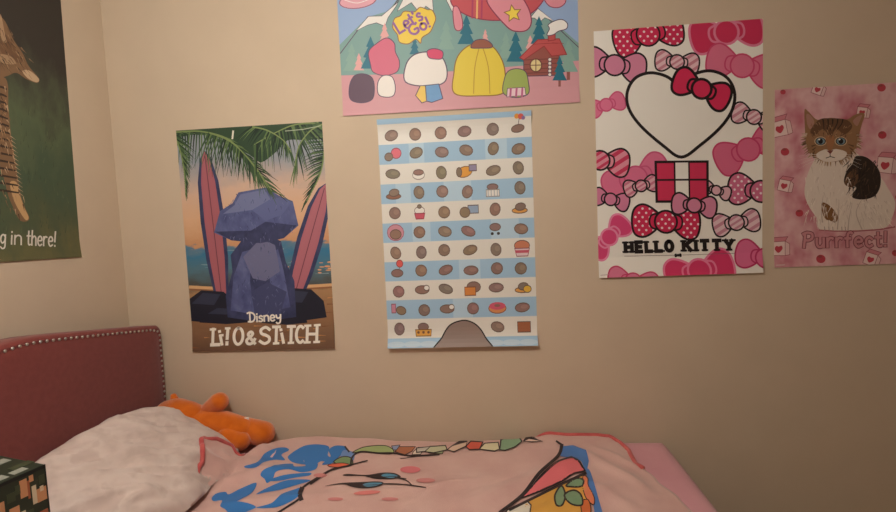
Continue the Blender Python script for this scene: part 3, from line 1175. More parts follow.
for k in range(120):
    x, y = random.uniform(0, 260), random.uniform(420, 900)
    A.line([(x, y), (x + random.uniform(-8, 8), y - random.uniform(14, 34))], 3, random.choice([(84, 98, 72), (66, 78, 58), (92, 104, 76)]), taper=(1, .2), layer=1)
WORDS = []
for txt, x0, x1 in (('Hang', -82, 17), ('in', 38, 76), ('there!', 96, 199)):
    LT = Art(A.tf)
    LT.at(0, 125, 3.656)
    LT.word(txt, (x0, 434 + x0 * .05), (x1, 434 + x1 * .05), 54, 5.5, (226, 220, 208), gap=.17)
    WORDS.append(LT)


def left_place(x, y, z):
    a, b = x - w / 2, y + h / 2
    return (XL + .0006 + z, 1.583 + a * LC + b * LS, 1.384 - a * LS + b * LC)


d_left = lambda u, v: .004 * max(0, .06 - v) / .06
lf = A.build('cat_poster', left_place, w, h, d_left, sheet=LAWN)
tag(lf, 'dark green poster of a hanging tabby cat, on the left wall', 'poster')
for q in WORDS:
    o = q.build('title_word', left_place, w, h, d_left, lf, lift=.0012)
    o['label'] = 'thin white handwritten lettering along the bottom'

# ================================================================== BED
BX0, BX1, BY0, BY1 = -1.285, .624, .800, 1.772
BURG = mottled('burgundy_weave', [(.3, (120, 56, 52)), (.7, (128, 62, 57))], 60, .9, .1, bump=.5, bscale=420, bdist=.0008, mapping=(1, 1, 1), sheen=.25)
NAIL = flat('nickel_nail', (205, 200, 192), .3, .5, 1.0)
WOOD = mottled('dark_wood', [(.3, (62, 42, 32)), (.7, (84, 58, 44))], 8, .5, .4, mapping=(1, 8, 8))
bed = thing('bed', ((BX0 + BX1) / 2, (BY0 + BY1) / 2, 0), 'single bed with a burgundy nailhead-trimmed headboard against the left wall', 'bed')
bed_inv = Matrix.Translation(-Vector(bed.location))


def bedpart(name, bm, mt, smooth=False, parent=None):
    bm.transform(bed_inv)
    return obj(name, bm, mt, parent or bed, smooth)


HY0, HY1, HX = .640, 1.772, -1.301


def htop(y):
    yc = (HY0 + HY1) / 2
    a = math.sqrt((y - yc) ** 2 + .06 ** 2) - .06
    return 1.176 - .162 * a


def headline(inset, n=22):
    """outline of the headboard face in (y, z), bottom left -> over the top -> bottom right"""
    r = .028
    pts = [(HY0 + inset, .30 + inset)]
    z = htop(HY0 + r) - inset - r
    for k in range(6):
        a = R(180 - 90 * k / 5)
        pts.append((HY0 + inset + r + r * math.cos(a), z + r * math.sin(a)))
    for k in range(1, n):
        y = HY0 + inset + r + (HY1 - HY0 - 2 * inset - 2 * r) * k / n
        pts.append((y, htop(y) - inset))
    for k in range(6):
        a = R(90 - 90 * k / 5)
        pts.append((HY1 - inset - r + r * math.cos(a), z + r * math.sin(a)))
    pts.append((HY1 - inset, .30 + inset))
    return pts


bm = bmesh.new()
layers = [(HX - .088, .004), (HX - .084, 0), (HX - .012, 0), (HX - .005, .0035), (HX - .001, .009), (HX, .014), (HX - .0025, .0185), (HX - .0005, .024), (HX + .004, .05), (HX + .006, .12)]
rings = []
for x, ins in layers:
    rings.append([bm.verts.new((x, y, z)) for y, z in headline(ins)])
for a, b in zip(rings, rings[1:]):
    n = len(a)
    for i in range(n):
        j = (i + 1) % n
        bm.faces.new((a[i], a[j], b[j], b[i]))
bm.faces.new(rings[0])
bm.faces.new(list(reversed(rings[-1])))
bmesh.ops.recalc_face_normals(bm, faces=bm.faces[:])
hb = bedpart('headboard', bm, BURG, True)
hb['label'] = 'burgundy upholstered headboard with a gently peaked top'
# nails along the edge
line = headline(.0165, 60)
segs = []
acc = 0
for a, b in zip(line, line[1:]):
    segs.append((acc, a, b))
    acc += math.dist(a, b)
s0 = .36
npos = []
step = .0205
d = s0
while d < acc - s0 + .2:
    for st, a, b in segs:
        L = math.dist(a, b)
        if st <= d <= st + L:
            f = (d - st) / L
            npos.append((a[0] + (b[0] - a[0]) * f, a[1] + (b[1] - a[1]) * f))
            break
    d += step
npos = [p for p in npos if p[1] > .80][-98:]
bmn = bmesh.new()
bmesh.ops.create_uvsphere(bmn, u_segments=12, v_segments=8, radius=.0047)
for v in bmn.verts:
    v.co.x *= .62
nail0 = obj('nail_head', bmn, NAIL, hb, True)
for k, (y, z) in enumerate(npos):
    n_ = nail0 if k == 0 else nail0.copy()
    if k:
        COL.objects.link(n_)
        n_.parent = hb
    n_.location = Vector((HX + .0002, y, z)) - Vector(bed.location)
for y in (HY0 + .004, HY1 - .03):
    bedpart('side_rail', box(bmesh.new(), HX + .008, BX1 - .01, y, y + .026, .17, .29, .004), WOOD)
bedpart('foot_rail', box(bmesh.new(), BX1 - .010, BX1 + .016, HY0 + .004, HY1 - .004, .17, .29, .004), WOOD)
bedpart('slat_platform', box(bmesh.new(), HX + .012, BX1 - .012, HY0 + .034, HY1 - .034, .255, .285, .003), WOOD)
for x, y in ((BX1 - .05, HY0 + .04), (BX1 - .05, HY1 - .09), (HX - .06, HY0 + .05), (HX - .06, HY1 - .10)):
    zt = .17 if x > 0 else .305
    bedpart('leg', box(bmesh.new(), x, x + .05, y, y + .05, 0, zt + .002, .004), WOOD)

# mattress and pink fitted sheet
MATT = flat('mattress_ticking', (228, 222, 214), .9, .1)
mat_o = obj('mattress', box(bmesh.new(), BX0 + .008, BX1 - .008, BY0 + .038, BY1 - .008, .287, .609, .05, 5), MATT, None, True)
tag(mat_o, 'mattress in a plain pink fitted sheet, showing past the end of the throw', 'mattress')
ZS = .622
SHEET = mottled('pink_cotton', [(.35, (206, 148, 156)), (.65, (214, 158, 166))], 5, .85, .15, bump=.3, bscale=500, bdist=.0005, sheen=.2)


def rbox_surface(x0, x1, y0, y1, zt, zb, r, n):
    """open-bottomed sheet: rounded box skin as a function over a square"""
    bm = bmesh.new()
    hx, hy = (x1 - x0) / 2, (y1 - y0) / 2
    dz = zt - zb
    ex, ey = hx - r + r * math.pi / 2 + dz - r, hy - r + r * math.pi / 2 + dz - r
    nx, ny = n
    grid = []

    def prof(s, half):
        """arc length from the centre -> (offset, drop)"""
        sg = 1 if s >= 0 else -1
        a = abs(s)
        if a <= half - r:
            return s, 0
        a -= half - r
        if a <= r * math.pi / 2:
            t_ = a / r
            return sg * (half - r + r * math.sin(t_)), r * (1 - math.cos(t_))
        return sg * half, r + a - r * math.pi / 2
    for j in range(ny + 1):
        row = []
        for i in range(nx + 1):
            px_, dx = prof(-ex + 2 * ex * i / nx, hx)
            py_, dy = prof(-ey + 2 * ey * j / ny, hy)
            d_ = max(dx, dy)
            if dx > 0 and dy > 0:      # corner: pull in to a rounded corner
                px_ -= math.copysign(min(.03, dy * .3), px_) * min(1, dx / r)
                py_ -= math.copysign(min(.03, dx * .3), py_) * min(1, dy / r)
            x, y, z = (x0 + x1) / 2 + px_, (y0 + y1) / 2 + py_, zt - min(d_, dz)
            wv = noise.noise(Vector((x * 5, y * 5, z * 4)))
            if dx == 0 and dy == 0:
                z += .005 * wv
            row.append(bm.verts.new((x, y, z)))
        grid.append(row)
    for j in range(ny):
        for i in range(nx):
            bm.faces.new((grid[j][i], grid[j][i + 1], grid[j + 1][i + 1], grid[j + 1][i]))
    return bm


sh = obj('fitted_sheet', rbox_surface(BX0, BX1, BY0 + .03, BY1, ZS, .36, .042, (90, 60)), SHEET, mat_o, True)
sh['label'] = 'plain pink fitted sheet showing at the foot end'


# ------------------------------------------------------------------ pillow
PILL = NT('printed_pillowcase')
v = PILL.coord('Object')
f1 = PILL.noise(v, 13, 3, .5, (1, 1, 1))
PILL.l(PILL.ramp(f1, [(.36, (194, 174, 166)), (.46, (206, 186, 178)), (.56, (210, 192, 184)), (.64, (197, 176, 168))]), PILL.b.inputs['Base Color'])
PILL.bump(PILL.noise(v, 500, 2), .3, .0006)
PILL = PILL.done(.9, .1, 0, .2)


def pillow_mesh(a, b, T):
    bm = bmesh.new()
    n, m_ = 56, 72
    faces = []
    sides = []
    for sg in (1, -1):
        gr = []
        for j in range(m_ + 1):
            row = []
            for i in range(n + 1):
                s, t_ = -1 + 2 * i / n, -1 + 2 * j / m_
                # pulled-in edges between pointed corners
                x = a * s * (1 - .20 * abs(t_) ** 4)
                y = b * t_ * (1 - .10 * abs(s) ** 4)
                e = max(0, (1 - s ** 4)) ** .55 * max(0, (1 - abs(t_) ** 2.6)) ** .55
                z = T * e
                # creases: run along the pillow and gather at the edges
                edge = max(abs(s), abs(t_))
                wv = noise.noise(Vector((s * 2.2 + t_ * .8, t_ * 4.2 - s * 1.6, 1.7 * sg)))
                w2 = 1 - abs(noise.noise(Vector((s * 1.6 + t_ * 1.2, t_ * 6 - s * 4.5, 5 + sg)))) * 3
                w3 = noise.noise(Vector((s * 9, t_ * 9, 9 + sg)))
                z += (.018 * wv + .010 * w2 + .002 * w3) * min(1, e * 1.4)
                row.append((x, y, sg * z))
            gr.append(row)
        sides.append(gr)
    top = [[bm.verts.new(p) for p in row] for row in sides[0]]
    bot = [[top[j][i] if i in (0, n) or j in (0, m_) else bm.verts.new(sides[1][j][i]) for i in range(n + 1)] for j in range(m_ + 1)]
    for gr, fl in ((top, False), (bot, True)):
        for j in range(m_):
            for i in range(n):
                q = (gr[j][i], gr[j][i + 1], gr[j + 1][i + 1], gr[j + 1][i])
                bm.faces.new(tuple(reversed(q)) if fl else q)
    return bm


bm = pillow_mesh(.222, .315, .088)
pil = obj('pillow', bm, PILL, None, True)
pil.location = (-1.090, 1.338, .718)
pil.rotation_euler = (R(0), R(30), R(0))
bpy.context.view_layer.update()
inv = pil.matrix_world.inverted()
for q in pil.data.vertices:        # the pillow is squashed against the headboard and the mattress
    p = pil.matrix_world @ q.co
    p.x = max(p.x, HX + .016)
    p.z = max(p.z, .629 if p.x < -1.03 else .629 + .03 * min(1, (p.x + 1.03) / .05))
    q.co = inv @ p
from mathutils.bvhtree import BVHTree
PBVH = BVHTree.FromPolygons([pil.matrix_world @ q.co for q in pil.data.vertices], [p.vertices[:] for p in pil.data.polygons])
tag(pil, 'creased off-white pillow leaning against the burgundy headboard', 'pillow')

# ------------------------------------------------------------------ throw blanket
def lerp_tab(x, tab):
    if x <= tab[0][0]:
        return tab[0][1]
    for (a, b), (c, d_) in zip(tab, tab[1:]):
        if x <= c:
            t_ = (x - a) / (c - a)
            t_ = t_ * t_ * (3 - 2 * t_)
            return b + (d_ - b) * t_
    return tab[-1][1]


BL_X0, BL_X1, BL_Y0, BL_Y1 = -1.005, .482, .792, 1.752
TAB = [(-1.0, .640), (-.93, .640), (-.84, .652), (-.66, .657), (-.50, .646), (-.36, .636), (-.1, .636), (.05, .640), (.15, .650), (.4, .654), (.47, .640)]


def fold(x, y, x0, y0, x1, y1, wid, hh):
    d_ = np.array([x1 - x0, y1 - y0])
    L = math.hypot(*d_)
    d_ = d_ / L
    t_ = (x - x0) * d_[0] + (y - y0) * d_[1]
    n_ = -(x - x0) * d_[1] + (y - y0) * d_[0]
    e = max(0.0, min(1.0, t_ / (.25 * L))) * max(0.0, min(1.0, (L - t_) / (.25 * L)))
    return hh * e * math.exp(-(n_ / wid) ** 2)


def zblank(x, y):
    z = lerp_tab(x, TAB)
    f = max(0, min(1, (1.72 - y) / .5))
    z = z + (.636 - z) * f * .6
    z += .006 * noise.noise(Vector((x * 3.2, y * 3.2, 3.1))) + .003 * noise.noise(Vector((x * 9, y * 7, 8.1)))
    z += fold(x, y, -.15, 1.30, .36, 1.60, .035, .012) + fold(x, y, .0, 1.22, .44, 1.44, .03, .010)
    z += fold(x, y, -1.0, 1.60, -.70, 1.45, .035, .018) + fold(x, y, -.96, 1.42, -.60, 1.50, .03, .012) + fold(x, y, -.98, 1.70, -.80, 1.60, .03, .02)
    z += fold(x, y, .24, 1.68, .46, 1.36, .022, .012) + fold(x, y, .32, 1.66, .50, 1.46, .016, .010) + fold(x, y, .20, 1.5, .40, 1.26, .025, .009)
    z += fold(x, y, -.5, 1.35, .05, 1.5, .03, .007) + fold(x, y, -.85, 1.30, -.45, 1.36, .025, .009)
    return z


def blanket_edge_right(y):
    return lerp_tab(y, [(.8, .56), (1.25, .535), (1.36, .515), (1.46, .485), (1.535, .450), (1.60, .452), (1.68, .458), (1.75, .455)])


def sstep(v, a, b):
    v = max(0.0, min(1.0, (v - a) / (b - a)))
    return v * v * (3 - 2 * v)


def blanket_edge_left(y):
    return lerp_tab(y, [(.9, -.76), (1.08, -.80), (1.24, -.985), (1.33, -.93), (1.40, -.935), (1.50, -.985), (1.66, -.99)])


def blanket_back(x):
    return lerp_tab(x, [(-1.02, 1.47), (-.98, 1.50), (-.93, 1.575), (-.88, 1.65), (-.82, 1.735), (-.74, 1.762), (.20, 1.762), (.28, 1.748), (.36, 1.744), (.41, 1.73), (.44, 1.695), (.458, 1.64)])


def blanket_top(x, y):
    z = zblank(x, y)
    if x < -.7 and y > 1.30:
        hit = PBVH.ray_cast(Vector((x, y, 1.4)), Vector((0, 0, -1)))
        if hit[0] is not None:
            z = max(z, z + (hit[0].z + .008 - z) * sstep(y, 1.33, 1.40)) if hit[0].z + .008 > z else z
    # the far edge slips down between the bed and the wall
    yb = blanket_back(x)
    w_ = sstep(x, -.92, -.84) * (1 - sstep(x, .10, .20))
    e = max(0.0, y - (yb - .035)) / .035
    return z - w_ * .042 * e * e


def blanket_point(s, y):
    """s in 0..1 across the bed length, y over the width; y below the mattress edge hangs down"""
    yy = max(y, BL_Y0 + .05)
    x0_ = blanket_edge_left(yy)
    x = x0_ + (blanket_edge_right(yy) - x0_) * s
    if y >= BL_Y0 + .05:
        t_ = (y - BL_Y0 - .05) / (BL_Y1 - BL_Y0 - .05)
        yn = y
        for k in range(4):
            q_ = blanket_back(x) - BL_Y1
            yn = y + q_ * t_ ** 3
            x0_ = blanket_edge_left(yn)
            x = x0_ + (blanket_edge_right(yn) - x0_) * s
        return x, yn, blanket_top(x, yn)
    d_ = BL_Y0 + .05 - y
    r_ = .045
    z = blanket_top(x, yy)
    if d_ < r_ * 1.57:
        t_ = d_ / r_
        return x, yy - r_ * math.sin(t_), z - r_ * (1 - math.cos(t_))
    return x, yy - r_ - .012 * (1 + math.sin(x * 22)), z - r_ - (d_ - r_ * 1.57)


FLEECE = mottled('pink_fleece', [(.35, (204, 162, 154)), (.65, (212, 174, 165))], 9, .95, .05, bump=.55, bscale=380, bdist=.0015, sheen=.35)
BTRIM = mottled('coral_binding', [(.4, (190, 84, 84)), (.6, (202, 98, 94))], 40, .8, .15, sheen=.3)


def blanket_tf(px_, py_):
    d_ = ray(px_, py_)
    z = .63
    for k in range(12):
        p = CAM + d_ * ((z - CAM[2]) / d_[2])
        z = .5 * z + .5 * blanket_top(p[0], min(p[1], BL_Y1))
    return p[:2]


# the printed picture on the throw
bm = bmesh.new()
NXB, NYB = 150, 110
ys = [BL_Y0 - .26 + (BL_Y1 - BL_Y0 + .26) * j / NYB for j in range(NYB + 1)]
g = [[bm.verts.new(blanket_point(i / NXB, y)) for i in range(NXB + 1)] for y in ys]
for j in range(NYB):
    for i in range(NXB):
        bm.faces.new((g[j][i], g[j][i + 1], g[j + 1][i + 1], g[j + 1][i]))
top = bm.faces[:]
ext = bmesh.ops.extrude_face_region(bm, geom=top)
bm.normal_update()
newv = [e for e in ext['geom'] if isinstance(e, bmesh.types.BMVert)]
for v in newv:
    v.co.z += .0
old = set(v for row in g for v in row)
for v in old:
    v.co.z -= .006
    if v.co.y < BL_Y0:
        v.co.y += .006
bmesh.ops.recalc_face_normals(bm, faces=bm.faces[:])
blanket = obj('throw_blanket', bm, FLEECE, None, True)
tag(blanket, 'pink fleece throw with blue, green and orange printed shapes spread over the bed', 'blanket')
A = Art(blanket_tf)
INKB, BLUEB = (52, 40, 42), (56, 120, 188)
FA = lambda c: c
A.at(200, 425, 5.885)
A.blob([(262, 244), (340, 218), (380, 170), (440, 140), (500, 134), (524, 150), (480, 176), (500, 208), (440, 206), (380, 220), (330, 250), (280, 256)], BLUEB)
A.line([(420, 190), (446, 152)], 12, (226, 180, 176))
A.blob([(528, 176), (600, 130), (660, 116), (720, 118), (760, 132), (752, 180), (780, 200), (766, 236), (720, 214), (660, 236), (560, 226), (520, 200)], BLUEB)
A.ell(658, 140, 18, 14, (230, 186, 180))
A.ell(626, 212, 16, 14, (230, 186, 180))
A.blob([(356, 296), (380, 262), (460, 236), (540, 230), (560, 246), (640, 240), (690, 222), (680, 262), (600, 280), (520, 262), (450, 276), (430, 316), (396, 344), (380, 320)], BLUEB)
A.blob([(400, 330), (480, 300), (560, 288), (650, 284), (640, 300), (560, 312), (470, 330)], BLUEB)
A.blob([(70, 430), (100, 404), (150, 396), (170, 410), (240, 376), (330, 342), (310, 396), (240, 440), (160, 474), (120, 476), (130, 446), (80, 450)], BLUEB)
A.blob([(330, 410), (400, 370), (500, 330), (600, 322), (650, 330), (560, 358), (470, 384), (390, 398)], BLUEB)
A.blob([(330, 490), (420, 462), (480, 410), (560, 380), (590, 374), (580, 420), (520, 460), (440, 488)], BLUEB)
A.blob([(120, 476), (200, 452), (280, 462), (330, 486), (280, 510), (240, 530), (180, 528), (150, 500)], BLUEB)
A.curve([(440, 530), (520, 480), (590, 430), (600, 376), (680, 320), (770, 268), (860, 236)], 12, INKB)
A.curve([(600, 376), (588, 410), (596, 440)], 26, INKB)
A.at(310, 425, 5.885)
A.blob([(-20, 250), (40, 232), (70, 180), (60, 130), (0, 120), (-40, 160)], BLUEB)
A.blob([(70, 236), (120, 190), (110, 150), (150, 124), (210, 130), (216, 160), (170, 190), (150, 220)], BLUEB)
A.blob([(180, 190), (200, 150), (260, 168), (250, 216), (200, 210)], (112, 140, 190))
A.blob([(140, 220), (190, 190), (240, 196), (250, 236), (200, 240)], (122, 150, 104), INKB, 6)
A.blob([(110, 236), (190, 226), (240, 240), (190, 252), (120, 248)], (222, 104, 76), INKB, 4)
A.blob([(250, 166), (320, 132), (440, 124), (490, 150), (480, 172), (400, 170), (310, 160)], (160, 176, 118), INKB, 5)
A.curve([(206, 130), (230, 160)], 10, INKB)
A.curve([(240, 240), (250, 190), (300, 160), (400, 168), (490, 168), (600, 184), (760, 176)], 10, INKB)
A.pol([(500, 160), (520, 130), (620, 130), (600, 158), (560, 178)], (176, 108, 78), INKB, 4)
A.pol([(610, 158), (640, 134), (670, 150), (650, 176), (600, 178)], (226, 206, 190), INKB, 4)
A.pol([(490, 150), (480, 126), (530, 120), (510, 150)], (136, 150, 186), INKB, 4)
A.pol([(676, 150), (700, 132), (790, 140), (780, 172), (700, 168)], (166, 178, 140), INKB, 4)
A.line([(530, 202), (610, 190), (660, 182)], 7, INKB, taper=(.4, 1))
A.curve([(0, 350), (60, 310), (120, 270), (240, 238), (340, 212)], 10, INKB, taper=(1.6, .6))
A.ell(590, 266, 60, 20, (214, 118, 124))
A.ell(336, 402, 80, 12, (220, 128, 124), -4)
for x, y, rx, ry in ((470, 440, 50, 10), (150, 440, 46, 10), (680, 330, 56, 14), (60, 300, 40, 12)):
    A.ell(x, y, rx, ry, (206, 132, 130))
# two slim blue leaves with dark edges on a stem
A.blob([(200, 302), (220, 292), (330, 298), (430, 284), (500, 288), (534, 310), (480, 322), (380, 320), (320, 304)], INKB)
A.blob([(420, 302), (450, 290), (500, 296), (516, 308), (470, 316)], (84, 140, 170))
A.line([(500, 312), (566, 320)], 5, INKB)
A.blob([(86, 364), (180, 346), (300, 340), (400, 336), (434, 346), (400, 366), (320, 376), (250, 368), (190, 352)], INKB)
A.blob([(310, 356), (350, 344), (424, 346), (390, 362), (340, 368)], (84, 140, 170))
A.line([(330, 310), (516, 306)], 3, INKB)
A.line([(240, 358), (424, 353)], 3, INKB)
A.curve([(500, 312), (566, 330), (600, 360)], 6, INKB)
A.curve([(434, 350), (520, 352), (600, 360), (680, 372)], 6, INKB)
A.at(420, 425, 5.885)
for pts, c in (([(60, 130), (150, 124), (160, 150), (80, 168), (20, 160)], (196, 194, 160)), ([(160, 150), (190, 126), (280, 100), (270, 130), (200, 162)], (220, 190, 168)),
               ([(270, 130), (300, 100), (370, 104), (350, 146), (290, 150)], (214, 96, 78)), ([(350, 146), (380, 112), (460, 106), (468, 146), (440, 158)], (222, 212, 176)),
               ([(470, 150), (478, 92), (560, 76), (600, 100), (560, 132), (500, 154)], (134, 166, 134)), ([(-20, 140), (60, 132), (30, 160), (-20, 166)], (196, 188, 176)),
               ([(610, 100), (640, 84), (690, 92), (720, 100), (660, 104)], (226, 196, 184))):
    A.pol(pts, c, INKB, 6)
A.at(500, 425, 4.073)
A.poly([(252, 90), (300, 86), (350, 106), (362, 150), (352, 196), (330, 150), (246, 130)], (78, 122, 184))
A.pol([(240, 150), (290, 134), (326, 156), (346, 190), (270, 220), (170, 270), (90, 300), (150, 230)], (222, 112, 118), INKB, 8)
A.blob([(352, 196), (366, 190), (386, 250), (400, 300), (420, 380), (390, 380), (380, 330)], (78, 122, 184))
A.poly([(100, 320), (200, 270), (280, 234), (346, 208), (360, 300), (366, 400), (100, 400)], (212, 158, 72))
A.pol([(30, 350), (110, 312), (126, 330), (120, 400), (0, 400)], (222, 214, 200), INKB, 6)
A.blob([(340, 210), (358, 222), (360, 250), (384, 300), (380, 330), (350, 300), (336, 250)], (224, 128, 92), INKB, 4)
A.blob([(330, 320), (360, 310), (370, 360), (340, 380)], (206, 108, 60), INKB, 4)
for pts in ([(230, 330), (224, 290), (250, 252), (266, 290), (254, 330)], [(262, 290), (300, 270), (330, 290), (334, 330), (290, 326)],
            [(270, 250), (310, 222), (340, 230), (330, 254), (290, 256)]):
    A.blob(pts, (120, 150, 116), INKB, 7)
A.curve([(40, 350), (140, 300), (270, 236), (350, 200)], 11, INKB)
A.curve([(0, 360), (90, 290), (160, 200), (236, 130), (252, 84)], 13, INKB)
A.line([(230, 70), (252, 84)], 8, INKB)
bmx = bmesh.new()
mats = []
for pts, mt, lay in A.items:
    if mt not in mats:
        mats.append(mt)
    k = mats.index(mt)
    tri = tessellate_polygon([[Vector((p[0], p[1], 0)) for p in pts]])
    vs = [bmx.verts.new((p[0], p[1], lay * 3e-5)) for p in pts]
    for t_ in tri:
        a, b, c = (vs[i] for i in t_)
        cr = (b.co - a.co).cross(c.co - a.co)
        if abs(cr.z) < 1e-12:
            continue
        f = bmx.faces.new((a, b, c) if cr.z > 0 else (a, c, b))
        f.material_index = k
for ax, lo, hi, n_ in ((0, -1.0, .48, 150), (1, .9, BL_Y1, 90)):
    for i in range(n_ + 1):
        v_ = lo + (hi - lo) * i / n_
        p_, q_ = [0, 0, 0], [0, 0, 0]
        p_[ax] = v_
        q_[ax] = 1
        bmesh.ops.bisect_plane(bmx, geom=bmx.verts[:] + bmx.edges[:] + bmx.faces[:], dist=1e-7, plane_co=p_, plane_no=q_,
                               clear_outer=(ax == 1 and i == n_))
bmesh.ops.delete(bmx, geom=[v for v in bmx.verts if not v.link_faces], context='VERTS')
for v in bmx.verts:
    v.co.z = blanket_top(v.co.x, v.co.y) + .0012 + v.co.z
pr = obj('printed_picture', bmx, mats, blanket, True)
pr['label'] = 'printed blue, green and orange shapes with dark outlines'


def tube(path, r, seg=8, squash=1.0):
    bm = bmesh.new()
    P = [Vector(p) for p in path]
    rings = []
    for i, p in enumerate(P):
        t_ = (P[min(i + 1, len(P) - 1)] - P[max(i - 1, 0)]).normalized()
        a = t_.cross(Vector((0, 0, 1)))
        if a.length < 1e-3:
            a = t_.cross(Vector((0, 1, 0)))
        a.normalize()
        b = a.cross(t_)
        rings.append([bm.verts.new(p + a * r * math.cos(2 * math.pi * k / seg) + b * r * squash * math.sin(2 * math.pi * k / seg)) for k in range(seg)])
    for a, b in zip(rings, rings[1:]):
        for k in range(seg):
            bm.faces.new((a[k], a[(k + 1) % seg], b[(k + 1) % seg], b[k]))
    bm.faces.new(rings[0])
    bm.faces.new(list(reversed(rings[-1])))
    bmesh.ops.recalc_face_normals(bm, faces=bm.faces[:])
    return bm


back = [blanket_point(i / 160, BL_Y1) for i in range(1, 160)]
for path in ([blanket_point(0, y) for y in ys] + [p for p in back if p[0] < -.90],
             [p for p in back if p[0] > .06] + [blanket_point(1, y) for y in reversed(ys) if y > 1.56]):
    tr = obj('trim', tube([(x, y, z + .001) for x, y, z in path], .008, 8, .9), BTRIM, blanket, True)
    tr['label'] = 'coral red binding on the edge of the throw'

# ------------------------------------------------------------------ orange plush toy
ORANGE = mottled('orange_plush', [(.3, (206, 98, 18)), (.7, (222, 114, 28))], 30, .95, .05, bump=.7, bscale=340, bdist=.003, sheen=.6)
plush = thing('plush_toy', (-1.05, 1.66, .63), 'floppy orange plush toy lying behind the pillow against the wall', 'plush toy')
pinv = -Vector(plush.location)


def lump(name, chain, mt=ORANGE, seg=20, parent=plush):
    """a stuffed limb: a smooth skin swept along a chain of (point, radius)"""
    pts = catmull([np.array(list(p) + [r]) for p, r in chain], False, 8)
    bm = bmesh.new()
    # round the ends off
    P = [Vector(q[:3]) for q in pts]
    rr = [q[3] for q in pts]
    st, en = (P[0] - P[1]).normalized(), (P[-1] - P[-2]).normalized()
    head = [(P[0] + st * rr[0] * math.sin(a), rr[0] * math.cos(a)) for a in (1.5, 1.2, .9, .6, .3)]
    tail = [(P[-1] + en * rr[-1] * math.sin(a), rr[-1] * math.cos(a)) for a in (.3, .6, .9, 1.2, 1.5)]
    full = head + list(zip(P, rr)) + tail
    rings = []
    for i, (p, r) in enumerate(full):
        t_ = (full[min(i + 1, len(full) - 1)][0] - full[max(i - 1, 0)][0]).normalized()
        a = t_.cross(Vector((0, 1, .2))).normalized()
        b = a.cross(t_)
        rg = []
        for k in range(seg):
            an = 2 * math.pi * k / seg
            dr = a * math.cos(an) + b * math.sin(an)
            q = p + dr * r * (1 + .06 * noise.noise((p + dr * r) * 30))
            rg.append(bm.verts.new(q + pinv))
        rings.append(rg)
    for a, b in zip(rings, rings[1:]):
        for k in range(seg):
            bm.faces.new((a[k], a[(k + 1) % seg], b[(k + 1) % seg], b[k]))
    bm.faces.new(rings[0])
    bm.faces.new(list(reversed(rings[-1])))
    bmesh.ops.recalc_face_normals(bm, faces=bm.faces[:])
    return obj(name, bm, mt, parent, True)


lump('body', [((-1.15, 1.690, .738), .045), ((-1.08, 1.695, .728), .050), ((-1.01, 1.70, .712), .050), ((-.96, 1.70, .70), .045)])
hd = lump('head', [((-1.245, 1.69, .770), .046), ((-1.205, 1.69, .768), .056), ((-1.15, 1.695, .755), .048)])
lump('ear', [((-1.235, 1.72, .80), .020), ((-1.24, 1.722, .822), .012)], parent=hd)
lump('arm', [((-1.115, 1.71, .762), .026), ((-1.08, 1.71, .785), .030), ((-1.05, 1.71, .803), .036)])
lump('arm', [((-1.11, 1.655, .72), .028), ((-1.08, 1.645, .70), .028)])
lump('leg', [((-.98, 1.715, .70), .042), ((-.93, 1.715, .686), .045), ((-.888, 1.715, .676), .046)])
lump('leg', [((-1.0, 1.665, .690), .036), ((-.97, 1.66, .680), .034), ((-.945, 1.66, .672), .034)])
bm = bmesh.new()
box(bm, -.008, .008, -.001, .001, 0, .014, .0006)
bm.transform(Matrix.Translation(Vector((-.94, 1.70, .731)) + pinv) @ Matrix.Rotation(R(20), 4, 'Z'))
tg = obj('tag', bm, flat('tag_white', (240, 236, 230), .6, .2), plush)
tg['label'] = 'small white sewn-in tag'

# ------------------------------------------------------------------ dark green pixel-block box
bxo = thing('toy_box', (0, 0, 0), 'dark green box with pixel-block squares at the lower left corner of the photo', 'box')
DG, DG2, DGB = flat('box_dark_green', (44, 52, 40), .5, .35), flat('box_mid_green', (62, 70, 50), .5, .35), flat('box_black_green', (24, 32, 30), .5, .35)
TAN, CREAM, RUST, GRYG = flat('box_tan', (196, 140, 100), .5, .3), flat('box_cream', (206, 190, 160), .5, .3), flat('box_rust', (160, 92, 62), .5, .3), flat('box_grey', (150, 152, 142), .5, .3)
BS, BH = .17, .322
bm = bmesh.new()
box(bm, -BS, 0, -BS, 0, 0, BH, .003)
BOXM = [DG, DG2, DGB, TAN, CREAM, RUST, GRYG]
body = obj('body', bm, DG, bxo)


def tiles(name, tl, org, ux, uy, un):
    bm = bmesh.new()
    for (u0, v0, u1, v1, k) in tl:
        q = [Vector(org) + Vector(ux) * u + Vector(uy) * v + Vector(un) * .0008 for u, v in ((u0, v0), (u1, v0), (u1, v1), (u0, v1))]
        b = [p - Vector(un) * .0007 for p in q]
        vq = [bm.verts.new(p) for p in q]
        vb = [bm.verts.new(p) for p in b]
        f = bm.faces.new(vq)
        f.material_index = k
        for i in range(4):
            f = bm.faces.new((vb[i], vb[(i + 1) % 4], vq[(i + 1) % 4], vq[i]))
            f.material_index = k
    bmesh.ops.recalc_face_normals(bm, faces=bm.faces[:])
    o = obj(name, bm, BOXM, bxo)
    return o


